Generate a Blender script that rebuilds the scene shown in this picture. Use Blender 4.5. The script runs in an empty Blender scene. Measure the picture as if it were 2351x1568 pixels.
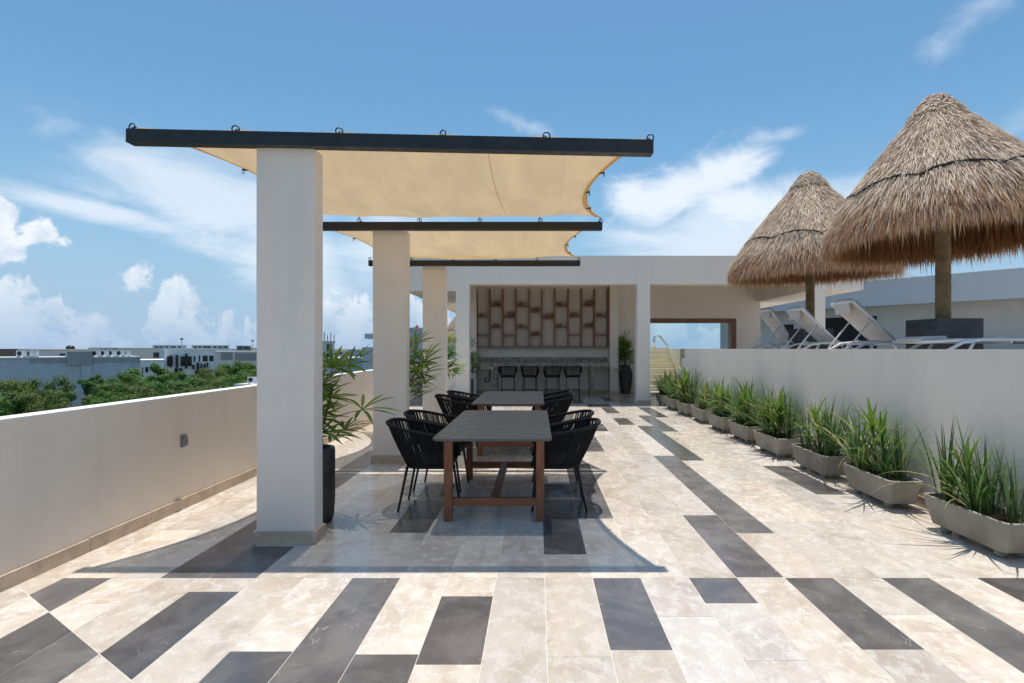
import bpy, bmesh, math, random
from math import sin, cos, pi, radians, sqrt, atan2
from mathutils import Vector, Matrix
random.seed(7)
SC = bpy.context.scene
COL = SC.collection

# ------------------------------------------------------------------ camera
F, CX, CY, CAMH = 1235.0, 1233.0, 800.0, 1.5      # photo measured at 2351 x 1568
cam_d = bpy.data.cameras.new('camera'); cam = bpy.data.objects.new('camera', cam_d)
COL.objects.link(cam); SC.camera = cam
cam.location = (0, 0, CAMH); cam.rotation_euler = (radians(90), 0, 0)
cam_d.sensor_width = 36; cam_d.lens = 36 * F / 2351
cam_d.shift_x = (1175.5 - CX) / 2351; cam_d.shift_y = (CY - 784) / 2351
cam_d.clip_start = 0.05; cam_d.clip_end = 20000
SC.render.resolution_x = 1024; SC.render.resolution_y = 683

# ------------------------------------------------------------------ light
SUN_SLOPE = 0.15
sun_d = bpy.data.lights.new('sun', 'SUN'); sun = bpy.data.objects.new('sun', sun_d); COL.objects.link(sun)
sun_d.energy = 4.2; sun_d.angle = radians(0.53); sun_d.color = (1.0, 0.925, 0.825)
sun.rotation_euler = (-math.atan(SUN_SLOPE), 0, 0); sun.location = (0, 5, 30)
SC.view_settings.view_transform = 'Standard'; SC.view_settings.look = 'None'
SC.view_settings.exposure = 0.17; SC.view_settings.gamma = 1.0
SC.view_settings.use_curve_mapping = False
SKY_STRENGTH = 0.15
SKY_TINT = (.50, .70, .745, 1)
SC.cycles.max_bounces = 8; SC.cycles.diffuse_bounces = 5; SC.cycles.glossy_bounces = 2; SC.cycles.transmission_bounces = 4; SC.cycles.transparent_max_bounces = 6

class NT:
    """small helper for writing node maths"""
    def __init__(s, tree): s.t = tree; s.n = tree.nodes; s.l = tree.links
    def node(s, typ, **kw):
        n = s.n.new(typ)
        for k, v in kw.items(): setattr(n, k, v)
        return n
    def put(s, sock, v):
        if v is None: return
        if hasattr(v, 'is_output'): s.l.new(v, sock)
        else: sock.default_value = v
    def m(s, op, a, b=None, c=None, clamp=False):
        n = s.n.new('ShaderNodeMath'); n.operation = op; n.use_clamp = clamp
        s.put(n.inputs[0], a); s.put(n.inputs[1], b); s.put(n.inputs[2], c)
        return n.outputs[0]
    def noise(s, vec, scale, detail=4, rough=0.5, dist=0.0, typ=None):
        n = s.n.new('ShaderNodeTexNoise')
        if vec is not None: s.l.new(vec, n.inputs['Vector'])
        n.inputs['Scale'].default_value = scale; n.inputs['Detail'].default_value = detail
        n.inputs['Roughness'].default_value = rough; n.inputs['Distortion'].default_value = dist
        return n.outputs[0]
    def smooth(s, v, lo, hi, a=0.0, b=1.0):
        n = s.n.new('ShaderNodeMapRange'); n.interpolation_type = 'SMOOTHSTEP'
        s.put(n.inputs[0], v); s.put(n.inputs[1], lo); s.put(n.inputs[2], hi)
        s.put(n.inputs[3], a); s.put(n.inputs[4], b)
        return n.outputs[0]
    def mix(s, f, a, b):
        n = s.n.new('ShaderNodeMix'); n.data_type = 'RGBA'
        s.put(n.inputs[0], f); s.put(n.inputs[6], a); s.put(n.inputs[7], b)
        return n.outputs[2]
    def comb(s, x, y, z):
        n = s.n.new('ShaderNodeCombineXYZ'); s.put(n.inputs[0], x); s.put(n.inputs[1], y); s.put(n.inputs[2], z)
        return n.outputs[0]
    def mapping(s, vec, scale=(1, 1, 1), loc=(0, 0, 0), rot=(0, 0, 0)):
        n = s.n.new('ShaderNodeMapping'); s.l.new(vec, n.inputs[0])
        n.inputs['Scale'].default_value = scale; n.inputs['Location'].default_value = loc; n.inputs['Rotation'].default_value = rot
        return n.outputs[0]

def make_world():
    w = bpy.data.worlds.new('World'); SC.world = w; w.use_nodes = True
    t = w.node_tree; t.nodes.clear(); q = NT(t)
    out = t.nodes.new('ShaderNodeOutputWorld')
    sky = t.nodes.new('ShaderNodeTexSky'); sky.sky_type = 'NISHITA'; sky.sun_disc = False
    sky.sun_elevation = math.atan2(1, SUN_SLOPE); sky.sun_rotation = 0.0
    sky.altitude = 0; sky.air_density = 1.25; sky.dust_density = 0.4; sky.ozone_density = 2.2
    tc = t.nodes.new('ShaderNodeTexCoord'); d = tc.outputs['Generated']
    sep = t.nodes.new('ShaderNodeSeparateXYZ'); t.links.new(d, sep.inputs[0])
    az = q.m('MULTIPLY', q.m('ARCTAN2', sep.outputs[0], sep.outputs[1]), 180 / pi)
    el = q.m('MULTIPLY', q.m('ARCSINE', sep.outputs[2]), 180 / pi)
    def blob(a0, e0, ra, re, rot=0.0):
        da = q.m('SUBTRACT', az, a0); de = q.m('SUBTRACT', el, e0)
        c, s_ = cos(radians(rot)), sin(radians(rot))
        u = q.m('DIVIDE', q.m('ADD', q.m('MULTIPLY', da, c), q.m('MULTIPLY', de, s_)), ra)
        v = q.m('DIVIDE', q.m('SUBTRACT', q.m('MULTIPLY', de, c), q.m('MULTIPLY', da, s_)), re)
        return q.m('SUBTRACT', 1.0, q.m('SQRT', q.m('ADD', q.m('MULTIPLY', u, u), q.m('MULTIPLY', v, v))))
    def mx(lst):
        r = lst[0]
        for k in lst[1:]: r = q.m('MAXIMUM', r, k)
        return r
    ae = q.comb(az, el, 0.0)
    # fair-weather cumulus: heaps in the haze all round the horizon plus single heaps
    n1 = q.noise(q.mapping(d, (1, 1, 1.15)), 26, 7, 0.60, 0.25)
    heap = q.noise(q.comb(q.m('MULTIPLY', az, .16), 0.0, 2.3), 1.0, 4, 0.55)
    top = q.m('ADD', 1.2, q.m('MULTIPLY', q.smooth(heap, .36, .66), 5.6))          # height of the heaps
    band = q.m('MINIMUM', q.m('DIVIDE', q.m('SUBTRACT', top, el), 1.9), 0.55)
    band = q.m('MULTIPLY', band, q.smooth(el, -.5, 2.5, .35, 1.0))
    cum = mx([band, blob(-45.6, 9.4, 3.6, 2.6), blob(-43.2, 9.0, 2.4, 1.5), blob(-46.5, 11.0, 2.0, 2.0), blob(-45.5, 7.0, 2, 1.2),
              blob(-36.6, 6.0, 1.3, 1.6), blob(29, 5.2, 6, 1.8), blob(62, 9, 7, 4), blob(-80, 10, 8, 4),
              blob(120, 9, 9, 5), blob(170, 12, 9, 4), blob(-130, 9, 9, 5)])
    cum = q.m('ADD', cum, q.m('MULTIPLY', q.m('SUBTRACT', n1, .54), 3.0))
    cumA = q.m('MULTIPLY', q.smooth(cum, -0.04, 0.40), q.smooth(el, -.5, 9.0, .12, .85))
    # high cloud: broad torn sheets
    n2 = q.noise(q.mapping(ae, (.075, .21, 1), (0.3, .2, 0), (0, 0, radians(10))), 1.0, 6, 0.60, 0.6)
    n3 = q.noise(q.mapping(ae, (.17, .30, 1), (5.3, 1.2, 0), (0, 0, radians(-12))), 1.0, 7, 0.62, 0.5)
    sheet = mx([blob(-31, 13.6, 13.5, 5.0, -14), blob(-40, 11.3, 9, 1.2, -6), blob(-25, 9.8, 9, 5.0, -25), blob(-14, 9.5, 10, 5.0), blob(17, 10.8, 13, 3.4, 0),
                blob(78, 20, 18, 6, 8), blob(150, 25, 22, 8, -8), blob(-110, 22, 20, 7, 10)])
    sheet = q.m('ADD', sheet, q.m('MULTIPLY', q.m('SUBTRACT', n2, .5), 1.9))
    shA = q.m('MULTIPLY', q.smooth(sheet, -0.06, 0.75), .76)
    anvil = mx([blob(14.2, 15.4, 9.0, 3.9, 10), blob(19.5, 17.6, 5.4, 3.0, 14), blob(22.0, 13.6, 13, 3.2, -2), blob(10.5, 15.0, 4.5, 3.0)])
    anvil = q.m('ADD', anvil, q.m('MULTIPLY', q.m('SUBTRACT', n3, .5), 1.9))
    anA = q.m('MULTIPLY', q.smooth(anvil, -0.10, 0.85), .97)
    wisp = mx([blob(38.5, 25.2, 5.0, 1.7, 28), blob(43, 18, 6, 2.2, 25), blob(-1, 22.5, 6, 1.1, -16), blob(-36, 31, 8, 1.4, 5), blob(25, 20, 3.5, 1.0, 10)])
    wisp = q.m('ADD', wisp, q.m('MULTIPLY', q.m('SUBTRACT', n3, .5), 2.6))
    wiA = q.m('MULTIPLY', q.smooth(wisp, 0.1, 1.4), .42)
    veil = q.m('MULTIPLY', q.m('POWER', q.smooth(el, 26.0, -1.0), 1.6), .93)
    a1 = mx([shA, anA, wiA])
    sk = t.nodes.new('ShaderNodeBackground'); sk.inputs['Strength'].default_value = SKY_STRENGTH
    tint = t.nodes.new('ShaderNodeMix'); tint.data_type = 'RGBA'; tint.blend_type = 'MULTIPLY'; tint.inputs[0].default_value = 1.0
    t.links.new(sky.outputs[0], tint.inputs[6]); tint.inputs[7].default_value = SKY_TINT
    t.links.new(tint.outputs[2], sk.inputs[0])
    shade = q.smooth(q.noise(q.mapping(d, (1, 1, 1.15), (0, 0, -.022)), 26, 5, .58), .36, .60)
    ccol = q.mix(shade, (.66, .73, .83, 1), (.90, .92, .95, 1))
    hz = t.nodes.new('ShaderNodeBackground'); hz.inputs[0].default_value = (.34, .48, .69, 1); hz.inputs[1].default_value = 1.0
    hi = t.nodes.new('ShaderNodeBackground'); hi.inputs[0].default_value = (.76, .83, .92, 1); hi.inputs[1].default_value = 1.0
    lo = t.nodes.new('ShaderNodeBackground'); t.links.new(ccol, lo.inputs[0]); lo.inputs[1].default_value = 1.0
    prev = sk.outputs[0]
    for b, fac in ((hz, veil), (hi, a1), (lo, cumA)):
        mxn = t.nodes.new('ShaderNodeMixShader'); t.links.new(fac, mxn.inputs[0])
        t.links.new(prev, mxn.inputs[1]); t.links.new(b.outputs[0], mxn.inputs[2]); prev = mxn.outputs[0]
    t.links.new(prev, out.inputs[0])
make_world()

# ------------------------------------------------------------------ helpers
def P(x, y, z):
    """photo pixel + distance -> world point"""
    return Vector(((x - CX) * z / F, z, CAMH - (y - CY) * z / F))
def PX(x, z): return (x - CX) * z / F
def PH(y, z): return CAMH - (y - CY) * z / F

class MB:
    def __init__(s): s.v = []; s.f = []; s.sm = []; s.mi = []; s.cur = 0
    def add(s, vs, fs, smooth=False):
        o = len(s.v); s.v += [tuple(v) for v in vs]
        for f in fs:
            s.f.append(tuple(i + o for i in f)); s.sm.append(smooth); s.mi.append(s.cur)
        return s
    def box(s, x0, x1, y0, y1, z0, z1):
        vs = [(x, y, z) for z in (z0, z1) for y in (y0, y1) for x in (x0, x1)]
        return s.add(vs, [(0, 2, 3, 1), (4, 5, 7, 6), (0, 1, 5, 4), (2, 6, 7, 3), (0, 4, 6, 2), (1, 3, 7, 5)])
    def obox(s, c, ax, ay, az, hx, hy, hz):
        c = Vector(c); ax = Vector(ax).normalized(); ay = Vector(ay).normalized(); az = Vector(az).normalized()
        vs = [c + ax * hx * i + ay * hy * j + az * hz * k for k in (-1, 1) for j in (-1, 1) for i in (-1, 1)]
        return s.add(vs, [(0, 2, 3, 1), (4, 5, 7, 6), (0, 1, 5, 4), (2, 6, 7, 3), (0, 4, 6, 2), (1, 3, 7, 5)])
    def prism(s, poly, z0, z1):
        n = len(poly)
        vs = [(p[0], p[1], z0) for p in poly] + [(p[0], p[1], z1) for p in poly]
        fs = [tuple(range(n))[::-1], tuple(range(n, 2 * n))] + [(i, (i + 1) % n, n + (i + 1) % n, n + i) for i in range(n)]
        return s.add(vs, fs)
    def loft(s, loops, cap0=True, cap1=True, smooth=False):
        n = len(loops[0]); vs = [p for l in loops for p in l]; fs = []
        for k in range(len(loops) - 1):
            for i in range(n):
                fs.append((k * n + i, k * n + (i + 1) % n, (k + 1) * n + (i + 1) % n, (k + 1) * n + i))
        s.add(vs, fs, smooth)
        o = len(s.v) - len(vs)
        if cap0: s.f.append(tuple(o + i for i in range(n))[::-1]); s.sm.append(False); s.mi.append(s.cur)
        if cap1: s.f.append(tuple(o + (len(loops) - 1) * n + i for i in range(n))); s.sm.append(False); s.mi.append(s.cur)
        return s
    def lathe(s, prof, c=(0, 0, 0), n=24, smooth=True, cap0=True, cap1=True):
        loops = [[(c[0] + r * cos(2 * pi * i / n), c[1] + r * sin(2 * pi * i / n), c[2] + z) for i in range(n)] for r, z in prof]
        return s.loft(loops, cap0, cap1, smooth)
    def tube(s, pts, r, n=6, closed=False, caps=True, smooth=True):
        pts = [Vector(p) for p in pts]; m = len(pts); loops = []
        rr = r if isinstance(r, (list, tuple)) else [r] * m
        prev = None
        for i in range(m):
            if closed: d = pts[(i + 1) % m] - pts[i - 1]
            else: d = pts[min(i + 1, m - 1)] - pts[max(i - 1, 0)]
            if d.length < 1e-9: d = Vector((0, 0, 1))
            d.normalize()
            if prev is None:
                u = d.orthogonal().normalized()
            else:
                u = prev - d * prev.dot(d)
                u = u.normalized() if u.length > 1e-6 else d.orthogonal().normalized()
            prev = u; w = d.cross(u)
            loops.append([pts[i] + (u * cos(2 * pi * k / n) + w * sin(2 * pi * k / n)) * rr[i] for k in range(n)])
        if closed:
            loops.append(loops[0]); return s.loft(loops, False, False, smooth)
        return s.loft(loops, caps, caps, smooth)
    def mesh(s, name):
        me = bpy.data.meshes.new(name); me.from_pydata(s.v, [], s.f)
        me.polygons.foreach_set('use_smooth', s.sm)
        me.polygons.foreach_set('material_index', s.mi)
        me.update(); return me
    def build(s, name, mat, parent=None, kind=None, loc=None):
        return obj(name, s.mesh(name), mat, parent, kind, loc)

def obj(name, me, mat=None, parent=None, kind=None, loc=None, rz=0):
    o = bpy.data.objects.new(name, me); COL.objects.link(o)
    if mat is not None:
        ms = mat if isinstance(mat, (list, tuple)) else [mat]
        if len(me.materials) == 0:
            for k in ms: me.materials.append(k)
    if parent is not None: o.parent = parent
    if kind: o['kind'] = kind
    if loc is not None: o.location = loc
    if rz: o.rotation_euler = (0, 0, rz)
    return o
def tag(o, label, cat, group=None):
    o['label'] = label; o['category'] = cat
    if group: o['group'] = group
    return o
def thing(name, label, cat, loc=(0, 0, 0), rz=0, group=None):
    o = bpy.data.objects.new(name, None); COL.objects.link(o); o.empty_display_size = .1
    o.location = loc; o.rotation_euler = (0, 0, rz)
    return tag(o, label, cat, group)
def copy_tree(o, parent=None):
    c = o.copy(); COL.objects.link(c); c.parent = parent
    for ch in list(o.children): copy_tree(ch, c)
    return c

# ------------------------------------------------------------------ materials
def base_mat(name):
    m = bpy.data.materials.new(name); m.use_nodes = True
    t = m.node_tree; q = NT(t); b = t.nodes['Principled BSDF']
    return m, t, q, b
def pos_of(t, q):
    g = t.nodes.new('ShaderNodeNewGeometry'); return g.outputs['Position'], g
def bump(t, q, b, h, strength, dist):
    n = t.nodes.new('ShaderNodeBump'); n.inputs['Strength'].default_value = strength; n.inputs['Distance'].default_value = dist
    t.links.new(h, n.inputs['Height']); t.links.new(n.outputs[0], b.inputs['Normal'])
def c4(c): return (c[0], c[1], c[2], 1)
def simple(name, c1, c2=None, rough=.6, scale=4.0, spec=.5, bs=.15, bscale=60, bdist=.002, metal=0.0, detail=5):
    m, t, q, b = base_mat(name); p, g = pos_of(t, q)
    c2 = c2 or tuple(k * .8 for k in c1)
    n = q.noise(p, scale, detail, .6)
    t.links.new(q.mix(q.smooth(n, .3, .7), c4(c1), c4(c2)), b.inputs['Base Color'])
    t.links.new(q.smooth(q.noise(p, scale * 3, 3), .3, .7, max(rough - .08, .02), min(rough + .08, 1)), b.inputs['Roughness'])
    b.inputs['Specular IOR Level'].default_value = spec; b.inputs['Metallic'].default_value = metal
    if bs: bump(t, q, b, q.noise(p, bscale, 4), bs, bdist)
    return m
def plaster(name, c=(.70, .675, .645), dirt=.89):
    m, t, q, b = base_mat(name); p, g = pos_of(t, q)
    n = q.noise(p, .9, 6, .62, .3); n2 = q.noise(q.mapping(p, (3, 3, .35)), 1.3, 5, .6)
    f = q.m('ADD', q.m('MULTIPLY', q.smooth(n, .3, .72), .65), q.m('MULTIPLY', q.smooth(n2, .42, .72), .45))
    col = q.mix(f, c4(c), c4(tuple(k * dirt for k in c)))
    t.links.new(col, b.inputs['Base Color']); b.inputs['Roughness'].default_value = .82
    b.inputs['Specular IOR Level'].default_value = .25
    h = q.m('ADD', q.m('MULTIPLY', q.noise(p, 5, 4), 1.0), q.m('MULTIPLY', q.noise(p, 90, 3), .12))
    bump(t, q, b, h, .22, .008)
    return m
def leaf_mat(name, c1, c2, c3=None, trans=.35, rough=.42):
    m, t, q, b = base_mat(name); g = t.nodes.new('ShaderNodeNewGeometry')
    r = g.outputs['Random Per Island']
    oi = t.nodes.new('ShaderNodeObjectInfo')
    v = q.m('FRACT', q.m('ADD', r, oi.outputs['Random']))
    col = q.mix(v, c4(c1), c4(c2))
    if c3: col = q.mix(q.smooth(q.m('FRACT', q.m('MULTIPLY', v, 7.31)), .86, .93), col, c4(c3))
    t.links.new(col, b.inputs['Base Color']); b.inputs['Roughness'].default_value = rough
    b.inputs['Specular IOR Level'].default_value = .4
    tr = t.nodes.new('ShaderNodeBsdfTranslucent')
    hs = t.nodes.new('ShaderNodeHueSaturation'); hs.inputs['Value'].default_value = 1.5; hs.inputs['Saturation'].default_value = 1.1
    t.links.new(col, hs.inputs['Color']); t.links.new(hs.outputs[0], tr.inputs[0])
    mx = t.nodes.new('ShaderNodeMixShader'); mx.inputs[0].default_value = trans
    t.links.new(b.outputs[0], mx.inputs[1]); t.links.new(tr.outputs[0], mx.inputs[2])
    t.links.new(mx.outputs[0], t.nodes['Material Output'].inputs[0])
    return m

def travertine(name='travertine'):
    m, t, q, b = base_mat(name); p, g = pos_of(t, q)
    oi = t.nodes.new('ShaderNodeObjectInfo'); r = oi.outputs['Random']
    off = q.comb(q.m('MULTIPLY', r, 37.0), q.m('MULTIPLY', r, 91.0), q.m('MULTIPLY', r, 13.0))
    va = t.nodes.new('ShaderNodeVectorMath'); va.operation = 'ADD'; t.links.new(p, va.inputs[0]); t.links.new(off, va.inputs[1])
    v = va.outputs[0]
    big = q.noise(q.mapping(v, (1.2, .8, 1)), 2.4, 7, .60, .9)
    fine = q.noise(q.mapping(v, (1.3, 1.1, 1)), 9.0, 9, .74, .35)
    cA, cB, cC = (.64, .575, .50), (.475, .395, .325), (.75, .71, .655)
    c = q.mix(q.m('MULTIPLY', q.smooth(big, .42, .70), .85), c4(cA), c4(cB))
    c = q.mix(q.m('MULTIPLY', q.smooth(fine, .47, .60), .62), c, c4(cC))
    dark = q.smooth(q.noise(q.mapping(v, (2.2, 1, 1)), 34, 5, .72, .8), .58, .68)
    c = q.mix(q.m('MULTIPLY', q.m('MULTIPLY', dark, .8), q.smooth(fine, .60, .42)), c, (.34, .265, .195, 1))
    hs = t.nodes.new('ShaderNodeHueSaturation'); t.links.new(c, hs.inputs['Color'])
    t.links.new(q.m('ADD', .80, q.m('MULTIPLY', q.m('FRACT', q.m('MULTIPLY', r, 17.7)), .27)), hs.inputs['Value'])
    t.links.new(q.m('ADD', .72, q.m('MULTIPLY', q.m('FRACT', q.m('MULTIPLY', r, 5.3)), .45)), hs.inputs['Saturation'])
    t.links.new(hs.outputs[0], b.inputs['Base Color'])
    t.links.new(q.smooth(fine, .3, .75, .16, .34), b.inputs['Roughness'])
    b.inputs['Specular IOR Level'].default_value = .5
    bump(t, q, b, q.m('ADD', q.m('MULTIPLY', fine, .6), q.noise(v, 55, 3)), .06, .0015)
    return m
def black_marble(name='black_marble'):
    m, t, q, b = base_mat(name); p, g = pos_of(t, q)
    oi = t.nodes.new('ShaderNodeObjectInfo'); r = oi.outputs['Random']
    off = q.comb(q.m('MULTIPLY', r, 27.0), q.m('MULTIPLY', r, 61.0), 0.0)
    va = t.nodes.new('ShaderNodeVectorMath'); va.operation = 'ADD'; t.links.new(p, va.inputs[0]); t.links.new(off, va.inputs[1])
    v = va.outputs[0]
    big = q.noise(v, 3.2, 7, .65, .6)
    c = q.mix(q.smooth(big, .35, .68), (.088, .083, .084, 1), (.150, .140, .136, 1))
    # thin pale veins: where a warped noise crosses its mean
    vn = q.noise(q.mapping(v, (1.0, .8, 1), rot=(0, 0, .5)), 2.6, 4, .55, .5)
    ln = q.smooth(q.m('ABSOLUTE', q.m('SUBTRACT', vn, .5)), .0, .004, 1, 0)
    ln = q.m('MULTIPLY', ln, q.smooth(q.noise(v, 5, 3), .48, .66))
    sp = q.smooth(q.noise(v, 22, 7, .75, .6), .62, .72)
    c = q.mix(q.m('MULTIPLY', q.m('MAXIMUM', ln, q.m('MULTIPLY', sp, .7)), .5), c, (.50, .45, .41, 1))
    hs = t.nodes.new('ShaderNodeHueSaturation'); t.links.new(c, hs.inputs['Color'])
    t.links.new(q.m('ADD', .8, q.m('MULTIPLY', r, .55)), hs.inputs['Value'])
    t.links.new(hs.outputs[0], b.inputs['Base Color'])
    t.links.new(q.smooth(big, .3, .7, .12, .3), b.inputs['Roughness'])
    bump(t, q, b, q.noise(v, 45, 3), .03, .001)
    return m
def wood(name, c1, c2, rough=.45, axis=(1, 1, 1)):
    m, t, q, b = base_mat(name)
    tc = t.nodes.new('ShaderNodeTexCoord')
    v = q.mapping(tc.outputs['Object'], axis)
    n = q.noise(v, 5, 6, .6, .8); n2 = q.noise(v, 28, 4, .6, .3)
    col = q.mix(q.smooth(n, .3, .7), c4(c1), c4(c2))
    col = q.mix(q.m('MULTIPLY', q.smooth(n2, .5, .75), .55), col, c4(tuple(k * .45 for k in c1)))
    t.links.new(col, b.inputs['Base Color']); b.inputs['Roughness'].default_value = rough
    bump(t, q, b, n2, .12, .001)
    return m
def cloth(name, c, trans=.5, open_=0.0):
    m, t, q, b = base_mat(name); p, g = pos_of(t, q)
    n = q.noise(q.mapping(p, (2, .6, 1)), 1.6, 5, .6, .5); w = q.noise(q.mapping(p, (1.2, 5, 1)), 8, 4, .65)
    col = q.mix(q.smooth(n, .3, .7), c4(c), c4(tuple(k * .82 for k in c)))
    col = q.mix(q.m('MULTIPLY', q.smooth(w, .45, .7), .18), col, c4(tuple(k * .62 for k in c)))
    t.links.new(col, b.inputs['Base Color']); b.inputs['Roughness'].default_value = .9; b.inputs['Specular IOR Level'].default_value = .1
    wv = q.m('MULTIPLY', q.noise(p, 240, 2), 1.0); bump(t, q, b, wv, .25, .002)
    tr = t.nodes.new('ShaderNodeBsdfTranslucent'); t.links.new(col, tr.inputs[0])
    mx = t.nodes.new('ShaderNodeMixShader'); mx.inputs[0].default_value = trans
    t.links.new(b.outputs[0], mx.inputs[1]); t.links.new(tr.outputs[0], mx.inputs[2])
    res = mx.outputs[0]
    if open_:                       # gaps of the knitted mesh let part of the light straight through
        tp = t.nodes.new('ShaderNodeBsdfTransparent'); m2 = t.nodes.new('ShaderNodeMixShader'); m2.inputs[0].default_value = open_
        t.links.new(res, m2.inputs[1]); t.links.new(tp.outputs[0], m2.inputs[2]); res = m2.outputs[0]
    t.links.new(res, t.nodes['Material Output'].inputs[0])
    return m
def straw(name, c1, c2, c3, trans=.25):
    m, t, q, b = base_mat(name); p, g = pos_of(t, q)
    r = g.outputs['Random Per Island']
    col = q.mix(q.smooth(r, 0, .8), c4(c1), c4(c2))
    col = q.mix(q.smooth(q.m('FRACT', q.m('MULTIPLY', r, 9.7)), .70, .86), col, c4(c3))
    big = q.noise(p, 2.2, 4, .6)
    col = q.mix(q.m('MULTIPLY', q.smooth(big, .5, .72), .45), col, c4(tuple(k * .55 for k in c1)))
    t.links.new(col, b.inputs['Base Color']); b.inputs['Roughness'].default_value = .6; b.inputs['Specular IOR Level'].default_value = .35
    tr = t.nodes.new('ShaderNodeBsdfTranslucent'); t.links.new(col, tr.inputs[0])
    mx = t.nodes.new('ShaderNodeMixShader'); mx.inputs[0].default_value = trans
    t.links.new(b.outputs[0], mx.inputs[1]); t.links.new(tr.outputs[0], mx.inputs[2])
    t.links.new(mx.outputs[0], t.nodes['Material Output'].inputs[0])
    return m
def terrazzo(name):
    m, t, q, b = base_mat(name); p, g = pos_of(t, q)
    vo = t.nodes.new('ShaderNodeTexVoronoi'); vo.inputs['Scale'].default_value = 16; t.links.new(p, vo.inputs['Vector'])
    n = q.noise(p, 9, 7, .75, .5)
    c = q.mix(q.smooth(n, .38, .62), (.12, .10, .08, 1), (.37, .32, .26, 1))
    c = q.mix(q.smooth(q.noise(p, 26, 5, .75), .56, .66), c, (.60, .54, .46, 1))
    t.links.new(c, b.inputs['Base Color']); b.inputs['Roughness'].default_value = .4
    bump(t, q, b, n, .3, .005)
    return m
def glass_tint(name, c):
    m, t, q, b = base_mat(name)
    tr = t.nodes.new('ShaderNodeBsdfTransparent'); tr.inputs[0].default_value = c4(c)
    gl = t.nodes.new('ShaderNodeBsdfGlossy'); gl.inputs['Roughness'].default_value = .02
    fr = t.nodes.new('ShaderNodeFresnel'); fr.inputs[0].default_value = 1.45
    mx = t.nodes.new('ShaderNodeMixShader'); t.links.new(fr.outputs[0], mx.inputs[0])
    t.links.new(tr.outputs[0], mx.inputs[1]); t.links.new(gl.outputs[0], mx.inputs[2])
    t.links.new(mx.outputs[0], t.nodes['Material Output'].inputs[0])
    return m

M = {}
M['plaster'] = plaster('plaster', (.86, .785, .70)); M['plaster_warm'] = plaster('plaster_warm', (.83, .735, .635))
M['plaster_bar'] = plaster('plaster_bar', (.84, .77, .69), .93)
M['cap_white'] = simple('cap_white', (.80, .79, .77), (.72, .71, .69), .8, 6, .3)
M['trav'] = travertine(); M['marble'] = black_marble()
M['trav_trim'] = simple('trav_trim', (.62, .50, .38), (.46, .36, .265), .42, 9, .4, .3, 45, .003, detail=8)
M['grout'] = simple('grout', (.76, .70, .62), (.68, .62, .55), .85)
M['deck'] = simple('deck', (.55, .50, .43), (.47, .42, .36), .6, 3)
M['black_steel'] = simple('black_steel', (.012, .013, .016), (.022, .022, .024), .42, 7, .5, .05)
M['bronze'] = simple('bronze', (.03, .025, .025), (.05, .04, .035), .45, 20, .5, .05, metal=.6)
M['sail'] = cloth('sail', (.72, .49, .215), .45, .16)
M['sail_hem'] = cloth('sail_hem', (.66, .43, .18), .45, .12)
M['table_top'] = simple('table_top', (.104, .102, .101), (.112, .110, .108), .42, 5, .5, .1, 300, .0006)
M['table_wood'] = wood('table_wood', (.20, .066, .030), (.33, .122, .053), .42, (6, 6, 1))
M['table_wood_h'] = wood('table_wood_h', (.20, .066, .030), (.33, .122, .053), .42, (1, 8, 8))
M['rope'] = simple('rope', (.008, .008, .009), (.016, .016, .017), .75, 30, .3, .5, 220, .002)
M['pot_black'] = simple('pot_black', (.028, .027, .026), (.075, .072, .068), .6, 6, .4, .35, 30, .004)
M['soil'] = simple('soil', (.035, .024, .017), (.07, .05, .035), .95, 30, .1, 1.0, 45, .02)
M['planter'] = simple('planter', (.31, .29, .25), (.22, .205, .175), .78, 5, .25, .35, 35, .004, detail=8)
M['leaf_palm'] = leaf_mat('leaf_palm', (.095, .185, .025), (.175, .28, .04), (.27, .24, .06), .45)
M['leaf_iris'] = leaf_mat('leaf_iris', (.035, .08, .026), (.085, .15, .05), (.15, .19, .06), .28)
M['leaf_drac'] = leaf_mat('leaf_drac', (.075, .16, .025), (.155, .25, .04), (.32, .27, .08), .35)
M['leaf_grass'] = leaf_mat('leaf_grass', (.06, .13, .035), (.14, .22, .07), (.36, .32, .14), .3)
M['stem'] = simple('stem', (.09, .07, .04), (.05, .045, .03), .8, 20)
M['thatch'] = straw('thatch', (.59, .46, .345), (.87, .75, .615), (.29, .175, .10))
M['thatch_low'] = straw('thatch_low', (.42, .23, .12), (.62, .41, .25), (.78, .65, .51), .35)  # browner rim straw: the fringe's shade and show-through are put into the colour
M['thatch_in'] = straw('thatch_in', (.30, .15, .065), (.44, .24, .115), (.20, .10, .045), .4)  # inner layers darker brown: shade under the roof is painted into the straw
M['rope_pole'] = simple('rope_pole', (.30, .225, .135), (.19, .135, .075), .85, 7, .2, .6, 90, .006)
M['net_rope'] = simple('net_rope', (.012, .012, .012), (.025, .025, .025), .9, 20)
M['black_stone'] = simple('black_stone', (.022, .024, .028), (.04, .042, .045), .22, 5, .5, .05)
M['white_frame'] = simple('white_frame', (.78, .78, .77), (.70, .70, .69), .4, 8, .4, .03)
M['white_sling'] = cloth('white_sling', (.80, .75, .70), .3)
M['bldg_grey'] = plaster('bldg_grey', (.54, .56, .57)); M['bldg_dark'] = plaster('bldg_dark', (.30, .31, .32))
M['bldg_white'] = plaster('bldg_white', (.86, .86, .85)); M['bldg_tan'] = plaster('bldg_tan', (.80, .71, .62))
M['bldg_blue'] = plaster('bldg_blue', (.50, .56, .62), .82); M['bldg_right'] = plaster('bldg_right', (.44, .48, .52), .95)
M['bldg_mid'] = plaster('bldg_mid', (.66, .65, .62)); M['bldg_red'] = plaster('bldg_red', (.28, .18, .17))
M['bldg_wall'] = plaster('bldg_wall', (.48, .48, .47))
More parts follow.
